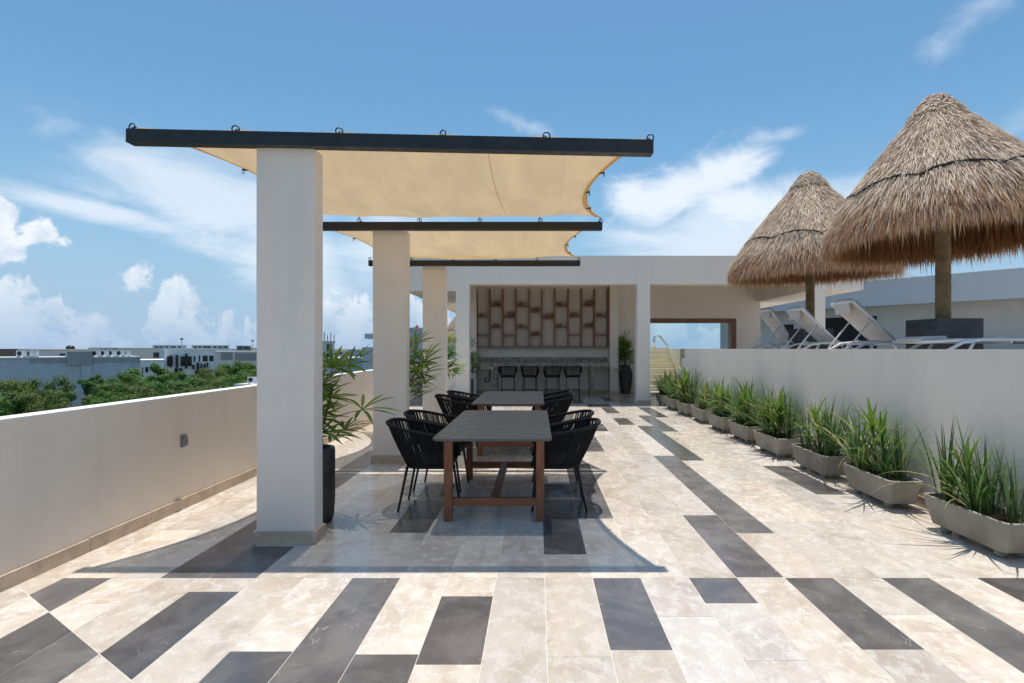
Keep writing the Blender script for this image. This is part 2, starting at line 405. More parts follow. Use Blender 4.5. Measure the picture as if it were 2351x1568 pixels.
M['cement'] = plaster('cement', (.36, .385, .40), .8)
M['win_dark'] = simple('win_dark', (.02, .024, .03), (.035, .04, .045), .12, 3, .5, 0)
M['black_void'] = simple('black_void', (.006, .006, .007), (.01, .01, .01), .6, 3, .3, 0)
M['shelf_wood'] = wood('shelf_wood', (.20, .09, .045), (.30, .15, .08), .5, (3, 3, 3))
M['frame_wood'] = wood('frame_wood', (.15, .05, .024), (.27, .115, .052), .45, (1.2, 4, 4))
M['terrazzo'] = terrazzo('terrazzo')
M['steel'] = simple('steel', (.62, .62, .62), (.5, .5, .5), .22, 8, .5, 0, metal=1.0)
M['ceramic'] = simple('ceramic', (.26, .19, .13), (.16, .11, .075), .6, 12, .3, .3)
M['stair'] = simple('stair', (.80, .71, .56), (.72, .62, .47), .6, 5, .3, .2)
M['glass'] = glass_tint('glass', (.88, .95, .955))
M['ground'] = simple('ground', (.075, .085, .05), (.13, .12, .085), .95, .02, .1, 0, detail=8)
M['foliage'] = leaf_mat('foliage', (.05, .11, .02), (.095, .165, .032), (.15, .19, .055), .32, .6)
M['foliage2'] = leaf_mat('foliage2', (.075, .12, .025), (.125, .17, .04), (.19, .19, .085), .32, .6)
M['foliage3'] = leaf_mat('foliage3', (.05, .13, .025), (.09, .195, .04), (.15, .22, .06), .35, .55)
M['bark'] = simple('bark', (.16, .13, .10), (.09, .07, .055), .9, 6)
M['outlet'] = simple('outlet', (.30, .30, .30), (.24, .24, .24), .35, 8, .5, .05, metal=.4)
M['light_trim'] = simple('light_trim', (.10, .10, .10), (.05, .05, .05), .4, 8)
M['red_paint'] = simple('red_paint', (.5, .05, .07), (.4, .04, .05), .5, 8)

# ------------------------------------------------------------------ ground and the terrace's own building
GZ = -9.5
g = MB(); N = 48
ring = [(r, 0) for r in (0.0,)]
vs = [(0, 0, GZ)]; fs = []
radii = [30, 80, 200, 600, 2000, 9000]
for r in radii: vs += [(r * cos(2 * pi * i / N), r * sin(2 * pi * i / N), GZ) for i in range(N)]
for i in range(N): fs.append((0, 1 + i, 1 + (i + 1) % N))
for k in range(len(radii) - 1):
    for i in range(N):
        a = 1 + k * N + i; b = 1 + k * N + (i + 1) % N
        fs.append((a, a + N, b + N, b))
g.add(vs, fs); g.build('ground', M['ground'], kind='structure')

XL, XR = -3.32, 3.65          # inner face of left parapet, face of terrace wall
YB0, YB1 = -4.0, 24.0
o = thing('building', 'white building body that carries the roof terrace', 'building', (0, 0, 0))
mb = MB(); mb.box(XL - .22, 26, YB0, YB1, GZ, -.05); mb.build('wall', M['bldg_white'], o)
mb = MB(); mb.box(XL - .16, 26, YB0, YB1, -.05, -.0012)
floor = mb.build('terrace_floor', M['grout'], kind='structure')

# tiles: strips along the view, random lengths, dark marble ones as laid in the photo
W, X0 = .314, .363
DARK = {  # strip -> [(near, far)]
 -5: [(1.9, 3.515), (4.38, 5.96)], -6: [(1.3, 2.663)], -3: [(2.552, 3.256)], -4: [(1.4, 2.637)],
 -8: [(1.0, 3.316), (3.515, 4.08)], -11: [(1.0, 3.515)], -9: [(3.515, 7.9)], -10: [], -1: [(3.92, 5.96)],
 0: [(2.675, 3.515), (4.75, 7.0)], 2: [(3.167, 3.515), (9.75, 10.74), (14.6, 16.0)], 3: [(3.529, 4.837), (13.72, 14.54)],
 4: [(2.68, 3.515), (4.369, 7.53), (10.57, 11.58), (12.46, 13.72), (13.75, 14.54)], 5: [(7.2, 10.42), (15.23, 16.7)],
 6: [(1.9, 3.515), (9.71, 12.04)], 7: [(11.72, 13.72)], 8: [(2.2, 3.515), (5.53, 6.87)], 1: [(7.83, 9.15), (16.6, 17.6)], -2: [(15.2, 16.3)],
 -7: [(10.4, 11.6)], -12: []}
def diag(x): return 2.621 - .668 * (x + 2.118)
GAP = .0015
tiles = []      # (poly, dark, ymid)
rt = random.Random(11)
for k in range(-12, 11):
    xa, xb = X0 + W * k, X0 + W * (k + 1)
    xa, xb = max(xa, XL + .022), min(xb, XR - .02)
    if xb - xa < .03: continue
    darks = sorted(DARK.get(k, []))
    cuts = [-4.0, 3.515, 18.3]
    isdiag = k <= -7
    # build list of intervals
    ivs = []; y = -4.0
    def fill(a, b_):
        while b_ - a > 1e-3:
            L = rt.uniform(.8, 1.5)
            if b_ - a - L < .45: L = b_ - a
            if a < 3.515 - 1e-6 and a + L > 3.515 - .3 and b_ > 3.515 + .01: L = 3.515 - a
            ivs.append((a, a + L, False)); a += L
    for (a, b_) in darks:
        if a > y: fill(y, a)
        n = max(1, round((b_ - a) / 1.45)); st = (b_ - a) / n
        for i in range(n): ivs.append((a + i * st, a + (i + 1) * st, True))
        y = b_
    fill(y, 18.3)
    for (a, b_, dk) in ivs:
        l, r = xa + GAP, xb - GAP
        if isdiag:
            dl, dr = diag(l), diag(r)
            lower = (k in (-10, -9)) and a < 2.9
            # piece beyond the diagonal joint
            al, ar = max(a + GAP, dl + GAP * 1.6), max(a + GAP, dr + GAP * 1.6)
            if b_ - GAP > max(al, ar) + .02: tiles.append(([(l, al), (r, ar), (r, b_ - GAP), (l, b_ - GAP)], dk, b_))
            elif b_ - GAP > min(al, ar) + .05:
                # triangle-like offcut
                yt = b_ - GAP; xs = l + (r - l) * (al - yt) / max(al - ar, 1e-6)
                tiles.append(([(xs, yt), (r, ar), (r, yt)], dk, b_))
            # piece on the near side
            bl, br = min(b_ - GAP, dl - GAP * 1.6), min(b_ - GAP, dr - GAP * 1.6)
            if min(bl, br) > a + GAP + .02:
                dk2 = dk and a >= 3.4
                if k in (-10, -9) and diag((xa + xb) / 2) - b_ < .9: dk2 = True
                tiles.append(([(l, a + GAP), (r, a + GAP), (r, br), (l, bl)], dk2, b_))
        else:
            tiles.append(([(l, a + GAP), (r, a + GAP), (r, b_ - GAP), (l, b_ - GAP)], dk, b_))
vis = sorted([t_ for t_ in tiles if t_[2] > 2.2], key=lambda t_: t_[2])
rest = [t_ for t_ in tiles if t_[2] <= 2.2] + vis[300:]
for poly, dk, ym in vis[:300]:
    cx = sum(p[0] for p in poly) / len(poly); cy = sum(p[1] for p in poly) / len(poly)
    dz = rt.uniform(-.0004, .0004)
    mb = MB(); mb.prism([(p[0] - cx, p[1] - cy) for p in poly], -.009, dz)
    mb.build('tile', M['marble'] if dk else M['trav'], floor, loc=(cx, cy, 0))
for dk in (0, 1):
    mb = MB()
    for poly, d_, ym in rest:
        if bool(dk) == d_: mb.prism(poly, -.009, 0)
    mb.build('tile_field', M['marble'] if dk else M['trav'], floor, kind='stuff')

# ------------------------------------------------------------------ left parapet
o = thing('parapet_wall', 'low beige plaster parapet with white top along the left terrace edge', 'wall')
mb = MB(); mb.box(XL - .15, XL, YB0, 24, -.05, 1.045); mb.build('wall', M['plaster_warm'], o)
mb = MB(); mb.box(XL - .153, XL + .003, YB0, 24, 1.045, 1.06); mb.build('cap', M['cap_white'], o)
y = YB0
rb = random.Random(3)
while y < 14.4:
    L = .92 + rb.uniform(-.1, .1); h = .098 + rb.uniform(-.003, .004)
    mb = MB(); mb.box(XL, XL + .018 + rb.uniform(0, .003), y + .002, y + L - .002, 0.001, h); mb.build('skirting_tile', M['trav_trim'], o); y += L
t_ = thing('outlet_box', 'grey weatherproof socket box on the left parapet', 'socket', (XL, 5.04, .64))
mb = MB(); mb.box(0, .015, -.036, .036, -.06, .06); mb.build('back_plate', M['outlet'], t_)
mb = MB(); mb.box(.015, .032, -.03, .03, -.052, .03); mb.build('cover', M['outlet'], t_)
mb = MB(); mb.box(.015, .026, -.026, .026, .034, .05); mb.build('hinge', M['outlet'], t_)

# ------------------------------------------------------------------ columns, beams and shade sails
CW0, CW1 = -2.155, -1.712
CY3 = (4.13, 7.06, 10.12)
clab = ('nearest thick plaster column under the shade sails', 'second plaster column of the shade structure beside front table', 'farthest of the three plaster shade columns, near the bar')
for i, cy in enumerate(CY3):
    o = thing('column', clab[i], 'column', ((CW0 + CW1) / 2, cy + .085, 0), group='columns of the shade structure')
    hw = (CW1 - CW0) / 2; top = 3.04
    mb = MB(); bv = .005; loops = []
    for z in (0.0, 1.0, 2.0, top):
        e = rb.uniform(-.003, .003)
        loops.append([(-hw + bv, -.085 + e, z), (hw - bv, -.085 + e, z), (hw + e, -.085 + bv, z), (hw + e, .085 - bv, z), (hw - bv, .085, z), (-hw + bv, .085, z), (-hw - e, .085 - bv, z), (-hw - e, -.085 + bv, z)])
    mb.loft(loops); mb.build('shaft', M['plaster'], o)
    p = .019
    for nm, bb in (('skirting_tile', (-hw - p, hw + p, -.085 - p, -.086)), ('skirting_tile', (-hw - p, hw + p, .086, .085 + p)),
                   ('skirting_tile', (hw + .001, hw + p, -.084, .084)), ('skirting_tile', (-hw - p, -hw - .001, -.084, .084))):
        mb = MB(); mb.box(bb[0], bb[1], bb[2], bb[3], .001, .098); mb.build(nm, M['trav_trim'], o)

BEAM = [  # y front, x0, x1, z bottom left, z bottom right
    (4.065, -3.11, .88, 3.062, 2.977), (6.99, -3.13, .85, 3.045, 3.045), (10.04, -3.15, .806, 3.045, 3.045)]
BD, BH = .09, .102
blab = ('nearest black steel beam with eye rings, tilted down to the right', 'middle black steel beam between the two shade sails', 'farthest black steel beam behind the rear shade sail')
rings = []
for i, (y, x0, x1, zl, zr) in enumerate(BEAM):
    o = thing('beam', blab[i], 'beam', ((x0 + x1) / 2, y + BD / 2, (zl + zr) / 2), group='black beams on the columns')
    L = x1 - x0; o.rotation_euler = (0, -math.atan2(zr - zl, L), 0)
    mb = MB(); mb.box(-L / 2, L / 2, -BD / 2, BD / 2, 0, BH); mb.build('steel_section', M['black_steel'], o)
    rr = []
    for k in range(6):
        x = -L / 2 + .012 + (L - .03) * k / 5
        mb = MB(); R = .026; a0 = rb.uniform(-.5, .5)
        mb.tube([(x + R * cos(2 * pi * j / 14) * cos(a0), R * cos(2 * pi * j / 14) * sin(a0), BH + R + .004 + R * sin(2 * pi * j / 14)) for j in range(14)], .005, 6, closed=True)
        mb.lathe([(.006, 0), (.006, .006)], (x, 0, BH), 8)
        mb.build('eye_ring', M['bronze'], o)
        z = (zl + (zr - zl) * k / 5) + BH + .025
        rr.append(Vector((x0 + .012 + (L - .03) * k / 5, y + BD / 2, z)))
    rings.append(rr)

def make_sail(label, ra, rbk, depl, depr, seed, ga=(-.02, .04), gb=(.03, .05)):
    """ra / rbk: ring points on near / far beam"""
    o = thing('shade_sail', label, 'shade sail', ((ra[0].x + ra[5].x) / 2, (ra[0].y + rbk[0].y) / 2, 3.1), group='shade sails')
    org = o.location
    nx, ny = 60, 36; rs = random.Random(seed)
    ins = .085
    def interp(rr, u):
        k = min(int(u * 5), 4); f = u * 5 - k
        return rr[k].lerp(rr[k + 1], f), f
    grid = []
    for j in range(ny + 1):
        v = j / ny; row = []
        for i in range(nx + 1):
            u = i / nx
            s = 4 * v * (1 - v)
            # side edges bow inwards
            pa, fa = interp(ra, u); pb, fb = interp(rbk, u)
            sc_a = .045 + ga[0] + ga[1] * 4 * fa * (1 - fa); sc_b = .045 + gb[0] + gb[1] * 4 * fb * (1 - fb)
            ya = pa.y + sc_a; yb = pb.y - sc_b
            yy = ya + (yb - ya) * v
            xl = ra[0].x + .02 + depl * s; xr = ra[5].x - .02 - depr * s + (rbk[5].x - ra[5].x) * v
            xx = xl + (xr - xl) * u
            zz = (pa.z * (1 - v) + pb.z * v) + .012 + .02 * v + .012 * 4 * fb * (1 - fb) * v ** 6
            sag = .15 * s * (4 * u * (1 - u)) ** .6 + s * (.085 * (1 - u) + .03 * u)
            zz -= sag; zz += .012 * sin(u * 17 + v * 5) * s * .6 + .01 * sin(v * 9 + u * 4) * s
            row.append(Vector((xx, yy, zz)) - org)
        grid.append(row)
    mb = MB(); vs = [p for r in grid for p in r]
    fs = [(j * (nx + 1) + i, j * (nx + 1) + i + 1, (j + 1) * (nx + 1) + i + 1, (j + 1) * (nx + 1) + i) for j in range(ny) for i in range(nx)]
    mb.add(vs, fs, True); mb.build('fabric', M['sail'], o)
    # hem bands
    for side in (0, nx):
        mb = MB(); sg = 1 if side == 0 else -1
        a = [r[side] + Vector((0, 0, -.006)) for r in grid]; b_ = [p + Vector((sg * .055, 0, -.004)) for p in a]
        mb.add(a + b_, [(i, i + 1, ny + 2 + i, ny + 1 + i) for i in range(ny)], True); mb.build('hem', M['sail_hem'], o)
        for v in (.3, .55, .78):
            j = int(v * ny); p = a[j]
            mb = MB(); xs_ = sorted((p.x - sg * .014, p.x + sg * .04)); mb.box(xs_[0], xs_[1], p.y - .012, p.y + .012, p.z - .01, p.z + .008); mb.build('strap', M['bronze'], o)
            mb = MB()
            mb.tube([(p.x - sg * .012, p.y + .018 * cos(2 * pi * q_ / 10), p.z - .022 + .018 * sin(2 * pi * q_ / 10)) for q_ in range(10)], .003, 5, closed=True)
            mb.build('ring', M['bronze'], o)
    mb = MB(); iu = int(nx * .69)
    a = [r[iu] + Vector((.10 * sin(k / ny * 1.6), 0, -.004)) for k, r in enumerate(grid)]; b_ = [p + Vector((.007, 0, 0)) for p in a]
    mb.add(a + b_, [(i, i + 1, ny + 2 + i, ny + 1 + i) for i in range(ny)], True); (mb.build('seam', M['sail'], o) if seed == 1 else None)
    for k in range(6):
        for rr, j in ((ra, 0), (rbk, ny)):
            i = round(k / 5 * nx); p = grid[j][i]; q_ = rr[k] - org
            mb = MB(); mb.tube([q_ + Vector((0, 0, -.004)), p], .005, 5); mb.build('snap_hook', M['bronze'], o)
    return o
make_sail('beige shade sail stretched between near and middle beams', rings[0], rings[1], .50, .29, 1)
make_sail('smaller-looking rear beige shade sail between middle and far beams', rings[1], rings[2], .50, .30, 2, (.06, .07))

# ------------------------------------------------------------------ dining tables
def make_table(label, x, y0, y1):
    Lh = (y1 - y0) / 2; cy = (y0 + y1) / 2
    o = thing('dining_table', label, 'table', (x, cy, 0), group='dining tables under the sails')
    hw, r = .496, .07; poly = []
    for (sx, sy, a0) in ((1, 1, 0), (-1, 1, 90), (-1, -1, 180), (1, -1, 270)):
        for k in range(7):
            a = radians(a0 + 15 * k); poly.append((sx * (hw - r) + r * cos(a), sy * (Lh - r) + r * sin(a)))
    mb = MB(); ins = .003
    def lp(e, z): return [(px * (1 - e / hw), py * (1 - e / Lh), z) for px, py in poly]
    mb.loft([lp(ins, .735), lp(0, .738), lp(0, .756), lp(ins, .759)]); mb.build('table_top', M['table_top'], o)
    lw = .035
    for sx in (-1, 1):
        for sy in (-1, 1):
            cx, cyy = sx * .40, sy * (Lh - .27)
            mb = MB(); b = .004
            mb.loft([[(cx - lw + b, cyy - lw, z), (cx + lw - b, cyy - lw, z), (cx + lw, cyy - lw + b, z), (cx + lw, cyy + lw - b, z), (cx + lw - b, cyy + lw, z), (cx - lw + b, cyy + lw, z), (cx - lw, cyy + lw - b, z), (cx - lw, cyy - lw + b, z)] for z in (0.001, .734)])
            mb.build('leg', M['table_wood'], o)
    for sy in (-1, 1):
        yy = sy * (Lh - .27)
        mb = MB(); mb.box(-.364, .364, yy - .02, yy + .02, .13, .2); mb.build('stretcher', M['table_wood_h'], o)
        mb = MB(); mb.box(-.364, .364, yy - .018, yy + .018, .70, .733); mb.build('apron', M['table_wood_h'], o)
    for sx in (-1, 1):
        mb = MB(); mb.box(sx * .40 - .016, sx * .40 + .016, -Lh + .307, Lh - .307, .70, .733); mb.build('apron', M['table_wood'], o)
    mb = MB(); mb.box(-.035, .035, -Lh + .292, Lh - .292, .135, .195); mb.build('centre_stretcher', M['table_wood'], o)
    return o
TX = -.385
make_table('front dining table with dark grey top and reddish wood trestle', TX + .012, 4.42, 6.45)
make_table('rear dining table with dark grey top, nearer the bar', TX - .012, 7.25, 9.32)

# ------------------------------------------------------------------ rope armchairs
def ucurve(s, xf, xb, hw, r):
    L1 = xb - r - xf; La = r * pi / 2; L2 = 2 * (hw - r); T = 2 * L1 + 2 * La + L2; d = s * T
    if d < L1: return (xf + d, -hw)
    d -= L1
    if d < La: a = d / r; return (xb - r + r * sin(a), -hw + r - r * cos(a))
    d -= La
    if d < L2: return (xb, -hw + r + d)
    d -= L2
    if d < La: a = d / r; return (xb - r + r * cos(a), hw - r + r * sin(a))
    d -= La
    return (xb - r - d, hw)
def make_chair():
    o = thing('rope_armchair', '', 'chair', group='rope armchairs around the dining tables')
    rs = random.Random(21)
    zb = .425
    B = lambda s: ucurve(s, -.235, .20, .235, .16)
    def Rm(s):
        x, y = ucurve(s, -.185, .385, .292, .25)
        f = max((x + .185) / .57, 0.0)
        return (x, y, .705 + .105 * (f ** 1.3))
    mb = MB()
    for i in range(104):
        s = (i + .5) / 104
        if rs.random() < .07: continue
        j = rs.uniform(-.0025, .0025)
        b = B(min(max(s + j, 0), 1)); t = Rm(min(max(s + j * .6 + rs.uniform(-.002, .002), 0), 1))
        pts = []
        for q_ in range(4):
            f = q_ / 3; bow = .014 * sin(f * pi)
            x = b[0] + (t[0] - b[0]) * f; y = b[1] + (t[1] - b[1]) * f
            pts.append((x + bow * .5 * (1 if x > 0 else 0), y * (1 + bow * .25), zb + (t[2] - zb) * f))
        mb.tube(pts, .0056, 4, caps=False)
    mb.build('rope_weave', M['rope'], o, kind='stuff')
    mb = MB(); pts = [Rm(i / 44) for i in range(45)]
    f0, f1 = B(0), B(1)
    pts = [(f0[0] - .012, f0[1], .43), (-.215, -.268, .55)] + [(pts[0][0] - .012, pts[0][1], pts[0][2] - .03)] + pts + [(pts[-1][0] - .012, pts[-1][1], pts[-1][2] - .03), (-.215, .268, .55), (f1[0] - .012, f1[1], .43)]
    mb.tube(pts, .0165, 8); mb.build('rim', M['rope'], o)
    mb = MB(); out = [B(i / 30) for i in range(31)]
    lp = lambda k, z: [(x * k, y * k, z) for x, y in out]
    mb.loft([lp(.93, .395), lp(1.0, .405), lp(1.01, .45), lp(.96, .462)]); mb.build('seat', M['rope'], o)
    for sx, sy in ((1, 1), (1, -1), (-1, 1), (-1, -1)):
        mb = MB(); mb.tube([(.18 * sx - .01, .185 * sy, .41), (.25 * sx, .205 * sy, .0015)], [.0135, .0105], 10); mb.build('leg', M['black_steel'], o)
    return o
ch0 = make_chair()
chairs = [
 (.205, 5.14, 0, 'nearest black rope armchair on the right of the front table'),
 (.215, 5.84, 4, 'second black rope armchair on the right of the front table'),
 (-1.025, 5.14, 180, 'nearest black rope armchair on the left of the front table'),
 (-1.03, 5.83, 175, 'second black rope armchair on the left of the front table'),
 (.17, 8.0, -3, 'nearer black rope armchair on the right of the rear table'),
 (.165, 8.72, 1, 'farther black rope armchair on the right of the rear table'),
 (-1.10, 7.92, 181, 'nearer black rope armchair on the left of the rear table'),
 (-1.04, 8.62, 179, 'farther black rope armchair on the left of the rear table')]
for i, (x, y, a, lb) in enumerate(chairs):
    c = ch0 if i == 0 else copy_tree(ch0)
    c.location = (x, y, 0); c.rotation_euler = (0, 0, radians(a)); c['label'] = lb

# ------------------------------------------------------------------ bar stools
def make_stool():
    o = thing('bar_stool', '', 'stool', group='rope bar stools at the counter')
    B = lambda s: ucurve(s, -.2, .19, .215, .12); T = lambda s: ucurve(s, -.10, .235, .262, .16)
    mb = MB(); rs = random.Random(5)
    for i in range(70):
        s = (i + .5) / 70
        if rs.random() < .1: continue
        b, t = B(s), T(s); f = (t[0] + .10) / .335; zt = .80 + .17 * min(1, f * 1.5)
        mb.tube([(b[0], b[1], .67), ((b[0] + t[0]) / 2 + .004, (b[1] + t[1]) / 2, (.67 + zt) / 2), (t[0], t[1], zt)], .0056, 4, caps=False)
    mb.build('rope_weave', M['rope'], o, kind='stuff')
    mb = MB(); mb.tube([(T(i / 30)[0], T(i / 30)[1], .80 + .17 * min(1, (T(i / 30)[0] + .10) / .335 * 1.5)) for i in range(31)], .015, 7); mb.build('rim', M['rope'], o)
    out = [B(i / 26) for i in range(27)]
    lp = lambda k, z: [(x * k, y * k, z) for x, y in out]
    mb = MB(); mb.loft([lp(.95, .645), lp(1, .655), lp(1, .69), lp(.95, .70)]); mb.build('seat', M['rope'], o)
    for sx, sy in ((1, 1), (1, -1), (-1, 1), (-1, -1)):
        mb = MB(); mb.tube([(.165 * sx, .18 * sy, .65), (.2 * sx, .205 * sy, .0015)], .0125, 8); mb.build('leg', M['black_steel'], o)
    mb = MB(); c = [(.187 * sx, .196 * sy, .27) for sx, sy in ((1, 1), (1, -1), (-1, -1), (-1, 1))]
    mb.tube(c, .009, 6, closed=True, smooth=False); mb.build('footrest', M['black_steel'], o)
    return o
st0 = make_stool()
for i, (x, a) in enumerate(((-.866, 4), (-.21, -6), (.456, 7), (1.06, -3))):
    s = st0 if i == 0 else copy_tree(st0)
    s.location = (x, 16.02, 0); s.rotation_euler = (0, 0, radians(-90 + a))
    s['label'] = ('leftmost black rope bar stool at the counter, near the sink', 'second black rope bar stool from the left at the counter', 'third black rope bar stool from the left at the counter', 'rightmost black rope bar stool at the counter')[i]

# ------------------------------------------------------------------ bar pavilion
FY = 14.5
o = thing('bar_pavilion', 'flat-roofed pale plaster bar pavilion across the end of the terrace', 'building', (2, FY, 0))
def bp(name, mat, *boxes, parent=None):
    mb = MB()
    for b in boxes: mb.box(b[0] - 2, b[1] - 2, b[2] - FY, b[3] - FY, b[4], b[5])
    return mb.build(name, mat, parent or o)
RX0, RX1 = -3.6, 8.8
bp('roof', M['plaster_bar'], (RX0, -2.19, FY, 24, 3.64, 4.0), (-2.19, 7.48, FY, 18.62, 3.64, 4.0), (7.48, RX1, FY, 24, 3.64, 4.0), (-2.19, 7.48, FY, FY + .35, 3.235, 3.64), (RX0, -2.19, FY, 24, 3.06, 3.64), (7.48, RX1, FY, 24, 3.085, 3.64))
for i, (a, b) in enumerate(((-2.19, -1.83), (2.70, 3.05), (7.48, 7.77))):
    top = 3.06 if i == 0 else (3.235 if i == 1 else 3.085)
    if i == 0: c = bp('column', M['plaster_bar'], (a, b, FY, FY + .35, 0, 3.235))
    elif i == 1: c = bp('column', M['plaster_bar'], (a, b, FY, FY + .35, 0, 3.235))
    else: c = bp('column', M['plaster_bar'], (a, b, FY, FY + .3, 1.3, 3.085))
    if i < 2: bp('plinth', M['trav_trim'], (a - .018, b + .018, FY - .02, FY - .002, .001, .1))
BW = 18.3
WX0, WX1, WZ0, WZ1 = 3.4, 6.77, 0.004, 2.52
bp('back_wall', M['plaster_bar'], (-2.25, WX0, BW, BW + .3, 0, 3.64), (WX1, 7.6, BW, BW + .3, 0, 3.64), (WX0, WX1, BW, BW + .3, WZ1, 3.64))
bp('pier', M['plaster_bar'], (2.42, 2.70, 17.85, BW, 0, 3.64)); bp('pier', M['plaster_bar'], (-2.25, -2.02, 17.9, BW, 0, 3.64))
bp('plinth', M['trav_trim'], (2.40, 2.72, 17.83, 17.849, .001, .1))
bp('plinth', M['trav_trim'], (-2.0, 2.40, BW - .018, BW - .001, .001, .1))
fr = bp('window', M['frame_wood'], (WX0 + .001, WX1 - .001, BW - .03, BW + .33, WZ1 - .15, WZ1 - .001), (WX1 - .17, WX1 - .001, BW - .03, BW + .33, WZ0, WZ1 - .151), (WX0 + .001, WX0 + .17, BW - .03, BW + .33, WZ0, WZ1 - .151))
bp('pane', M['glass'], (WX0 + .17, WX1 - .17, BW + .14, BW + .15, WZ0 + .001, WZ1 - .15), parent=fr)
for (x, y) in ((-1.0, 17.3), (.9, 17.3), (2.9, 17.3), (4.2, 17.0), (6.3, 17.0), (-3.0, 15.4)):
    z = 3.64 if x > -2.1 else 3.06
    mb = MB(); mb.lathe([(.05, -.006), (.05, -.001)], (x - 2, y - FY, z), 16); mb.build('downlight', M['light_trim'], o)
# side reveal wall of the pavilion beyond the window
# shelf unit
SY = 17.98
t_ = thing('shelf_unit', 'tall staggered wooden wall shelf behind the bar counter', 'shelf', (0, SY, 1.55))
def zx(x): return PX((1100 + x / 5.227) * .97958, SY)
def zy(y): return PH((640 + y / 5.227) * .97958, SY)
VX = [zx(v) for v in (80, 243, 405, 567, 732, 890, 1047, 1212, 1376, 1535, 1700)]
ZT, ZB = 3.5, zy(905)
for i, x in enumerate(VX):
    mb = MB(); w = .026; mb.box(x - w, x + w, 0, BW - SY - .002, ZB - 1.55, ZT - 1.55); mb.build('upright', M['shelf_wood'], t_)
SH = [(533, 757), (403, 665), (537, 760), (403, 668), (470, 762), (553,), (401, 662), (531, 757), (398, 661), (531, 757)]
bowls = [(0, 0), (1, 0), (1, 1), (2, 0), (3, 0), (3, 1), (4, 0), (4, 1), (5, 0), (6, 0), (6, 1), (7, 0), (8, 0), (8, 1), (9, 0)]
ordn = ['first', 'second', 'third', 'fourth', 'fifth', 'sixth', 'seventh', 'eighth', 'ninth', 'tenth']
for b in range(10):
    a, c = VX[b] + .027, VX[b + 1] - .027
    for k, yv in enumerate(SH[b]):
        z = zy(yv)
        mb = MB(); mb.box(a, c, .004, BW - SY - .003, z - .018 - 1.55, z + .018 - 1.55); mb.build('shelf', M['shelf_wood'], t_)
        if (b, k) in bowls:
            R = .085 + .02 * ((b * 7 + k * 3) % 3)
            mb = MB(); mb.lathe([(R * .45, 0), (R * .95, R * .35), (R, R * .6), (R * .72, R * 1.0), (R * .5, R * 1.1), (R * .45, R * 1.02), (R * .6, R * .5)], (0, 0, 0), 18)
            bo = mb.build('clay_bowl', M['ceramic'], loc=((a + c) / 2 + .05 * ((b % 3) - 1), SY + .14, z + .0185))
            tag(bo, 'small clay bowl on the %s shelf of the %s bay from the left' % (('upper', 'lower')[k] if len(SH[b]) > 1 else 'only', ordn[b]), 'bowl', 'clay bowls on the wall shelf')
    mb = MB(); mb.box(a, c, .004, BW - SY - .003, ZB - .018 - 1.55, ZB + .018 - 1.55); mb.build('shelf', M['shelf_wood'], t_)
# counter
t_ = thing('bar_counter', 'rough stone bar counter with stone legs under the wall shelf', 'counter', (0, 17.0, 0))
mb = MB(); mb.box(-1.98, 2.28, -.25, .75, .93, 1.05); mb.build('slab', M['terrazzo'], t_)
mb = MB(); mb.box(-1.98, 2.38, 1.24, 1.296, .95, 1.205); mb.build('backsplash', M['terrazzo'], t_)
mb = MB(); mb.box(-1.98, 2.38, .755, 1.239, .93, 1.047); mb.build('rear_slab', M['terrazzo'], t_)
for x0, x1 in ((-1.366, -1.245), (1.67, 1.79)):
    mb = MB(); mb.box(x0, x1, -.2, .5, .001, .929); mb.build('leg', M['terrazzo'], t_)
t_ = thing('faucet', 'slim chrome faucet at the left end of the bar counter', 'faucet', (-1.12, 17.9, 1.048))
mb = MB(); mb.tube([(0, 0, 0), (0, 0, .24), (-.03, 0, .30), (-.09, 0, .33), (-.26, 0, .335)], .014, 8); mb.build('spout', M['steel'], t_)
mb = MB(); mb.lathe([(.03, .0005), (.03, .015), (.018, .02)], n=14); mb.build('base', M['steel'], t_)
t_ = thing('sink_drain', 'black sink drain pipe hanging under the left counter end', 'pipe', (-1.55, 17.6, 0.929))
mb = MB(); mb.box(-.28, .12, -.2, .2, -.10, 0); mb.build('basin', M['steel'], t_)
mb = MB(); mb.tube([(0, 0, -.1), (0, 0, -.42), (-.03, 0, -.5), (-.1, 0, -.52), (-.16, 0, -.48), (-.17, .3, -.42), (-.17, .69, -.42)], .022, 8); mb.build('trap', M['black_steel'], t_)

# ------------------------------------------------------------------ raised pool deck on the right
DK = 1.30
o = thing('terrace_wall', 'long pale plaster retaining wall behind the row of planters', 'wall', (XR, 4, 0))
mb = MB(); mb.box(0, .2, -8, 9.3, -.004, 1.484); mb.box(0, .2, 9.3, 9.62, -.004, 1.24); mb.box(0, .2, 9.62, 9.95, -.004, 1.0); mb.box(0, .2, 9.95, 10.3, -.004, .76); mb.build('wall', M['plaster'], o)
mb = MB(); mb.box(-.003, .203, -8, 9.302, 1.484, 1.492); mb.build('cap', M['cap_white'], o)
y = -8 + 4
while y < 13.9:
    mb = MB(); mb.box(-.017, -.001, y - 4 + .002, y - 4 + .9, .001, .098); mb.build('skirting_tile', M['trav_trim'], o); y += .902
mb = MB(); mb.box(XR + .2, 26, -4, 13.3, -.05, DK); mb.box(5.3, 26, 13.3, 18.25, -.05, DK); mb.box(7.8, 26, 18.25, 24, -.05, DK); mb.build('pool_deck', M['deck'], kind='structure')
o = thing('stairs', 'cream stone steps climbing to the pool, seen through the framed opening', 'stairs', (4.33, 18.85, 0))
NS = 8
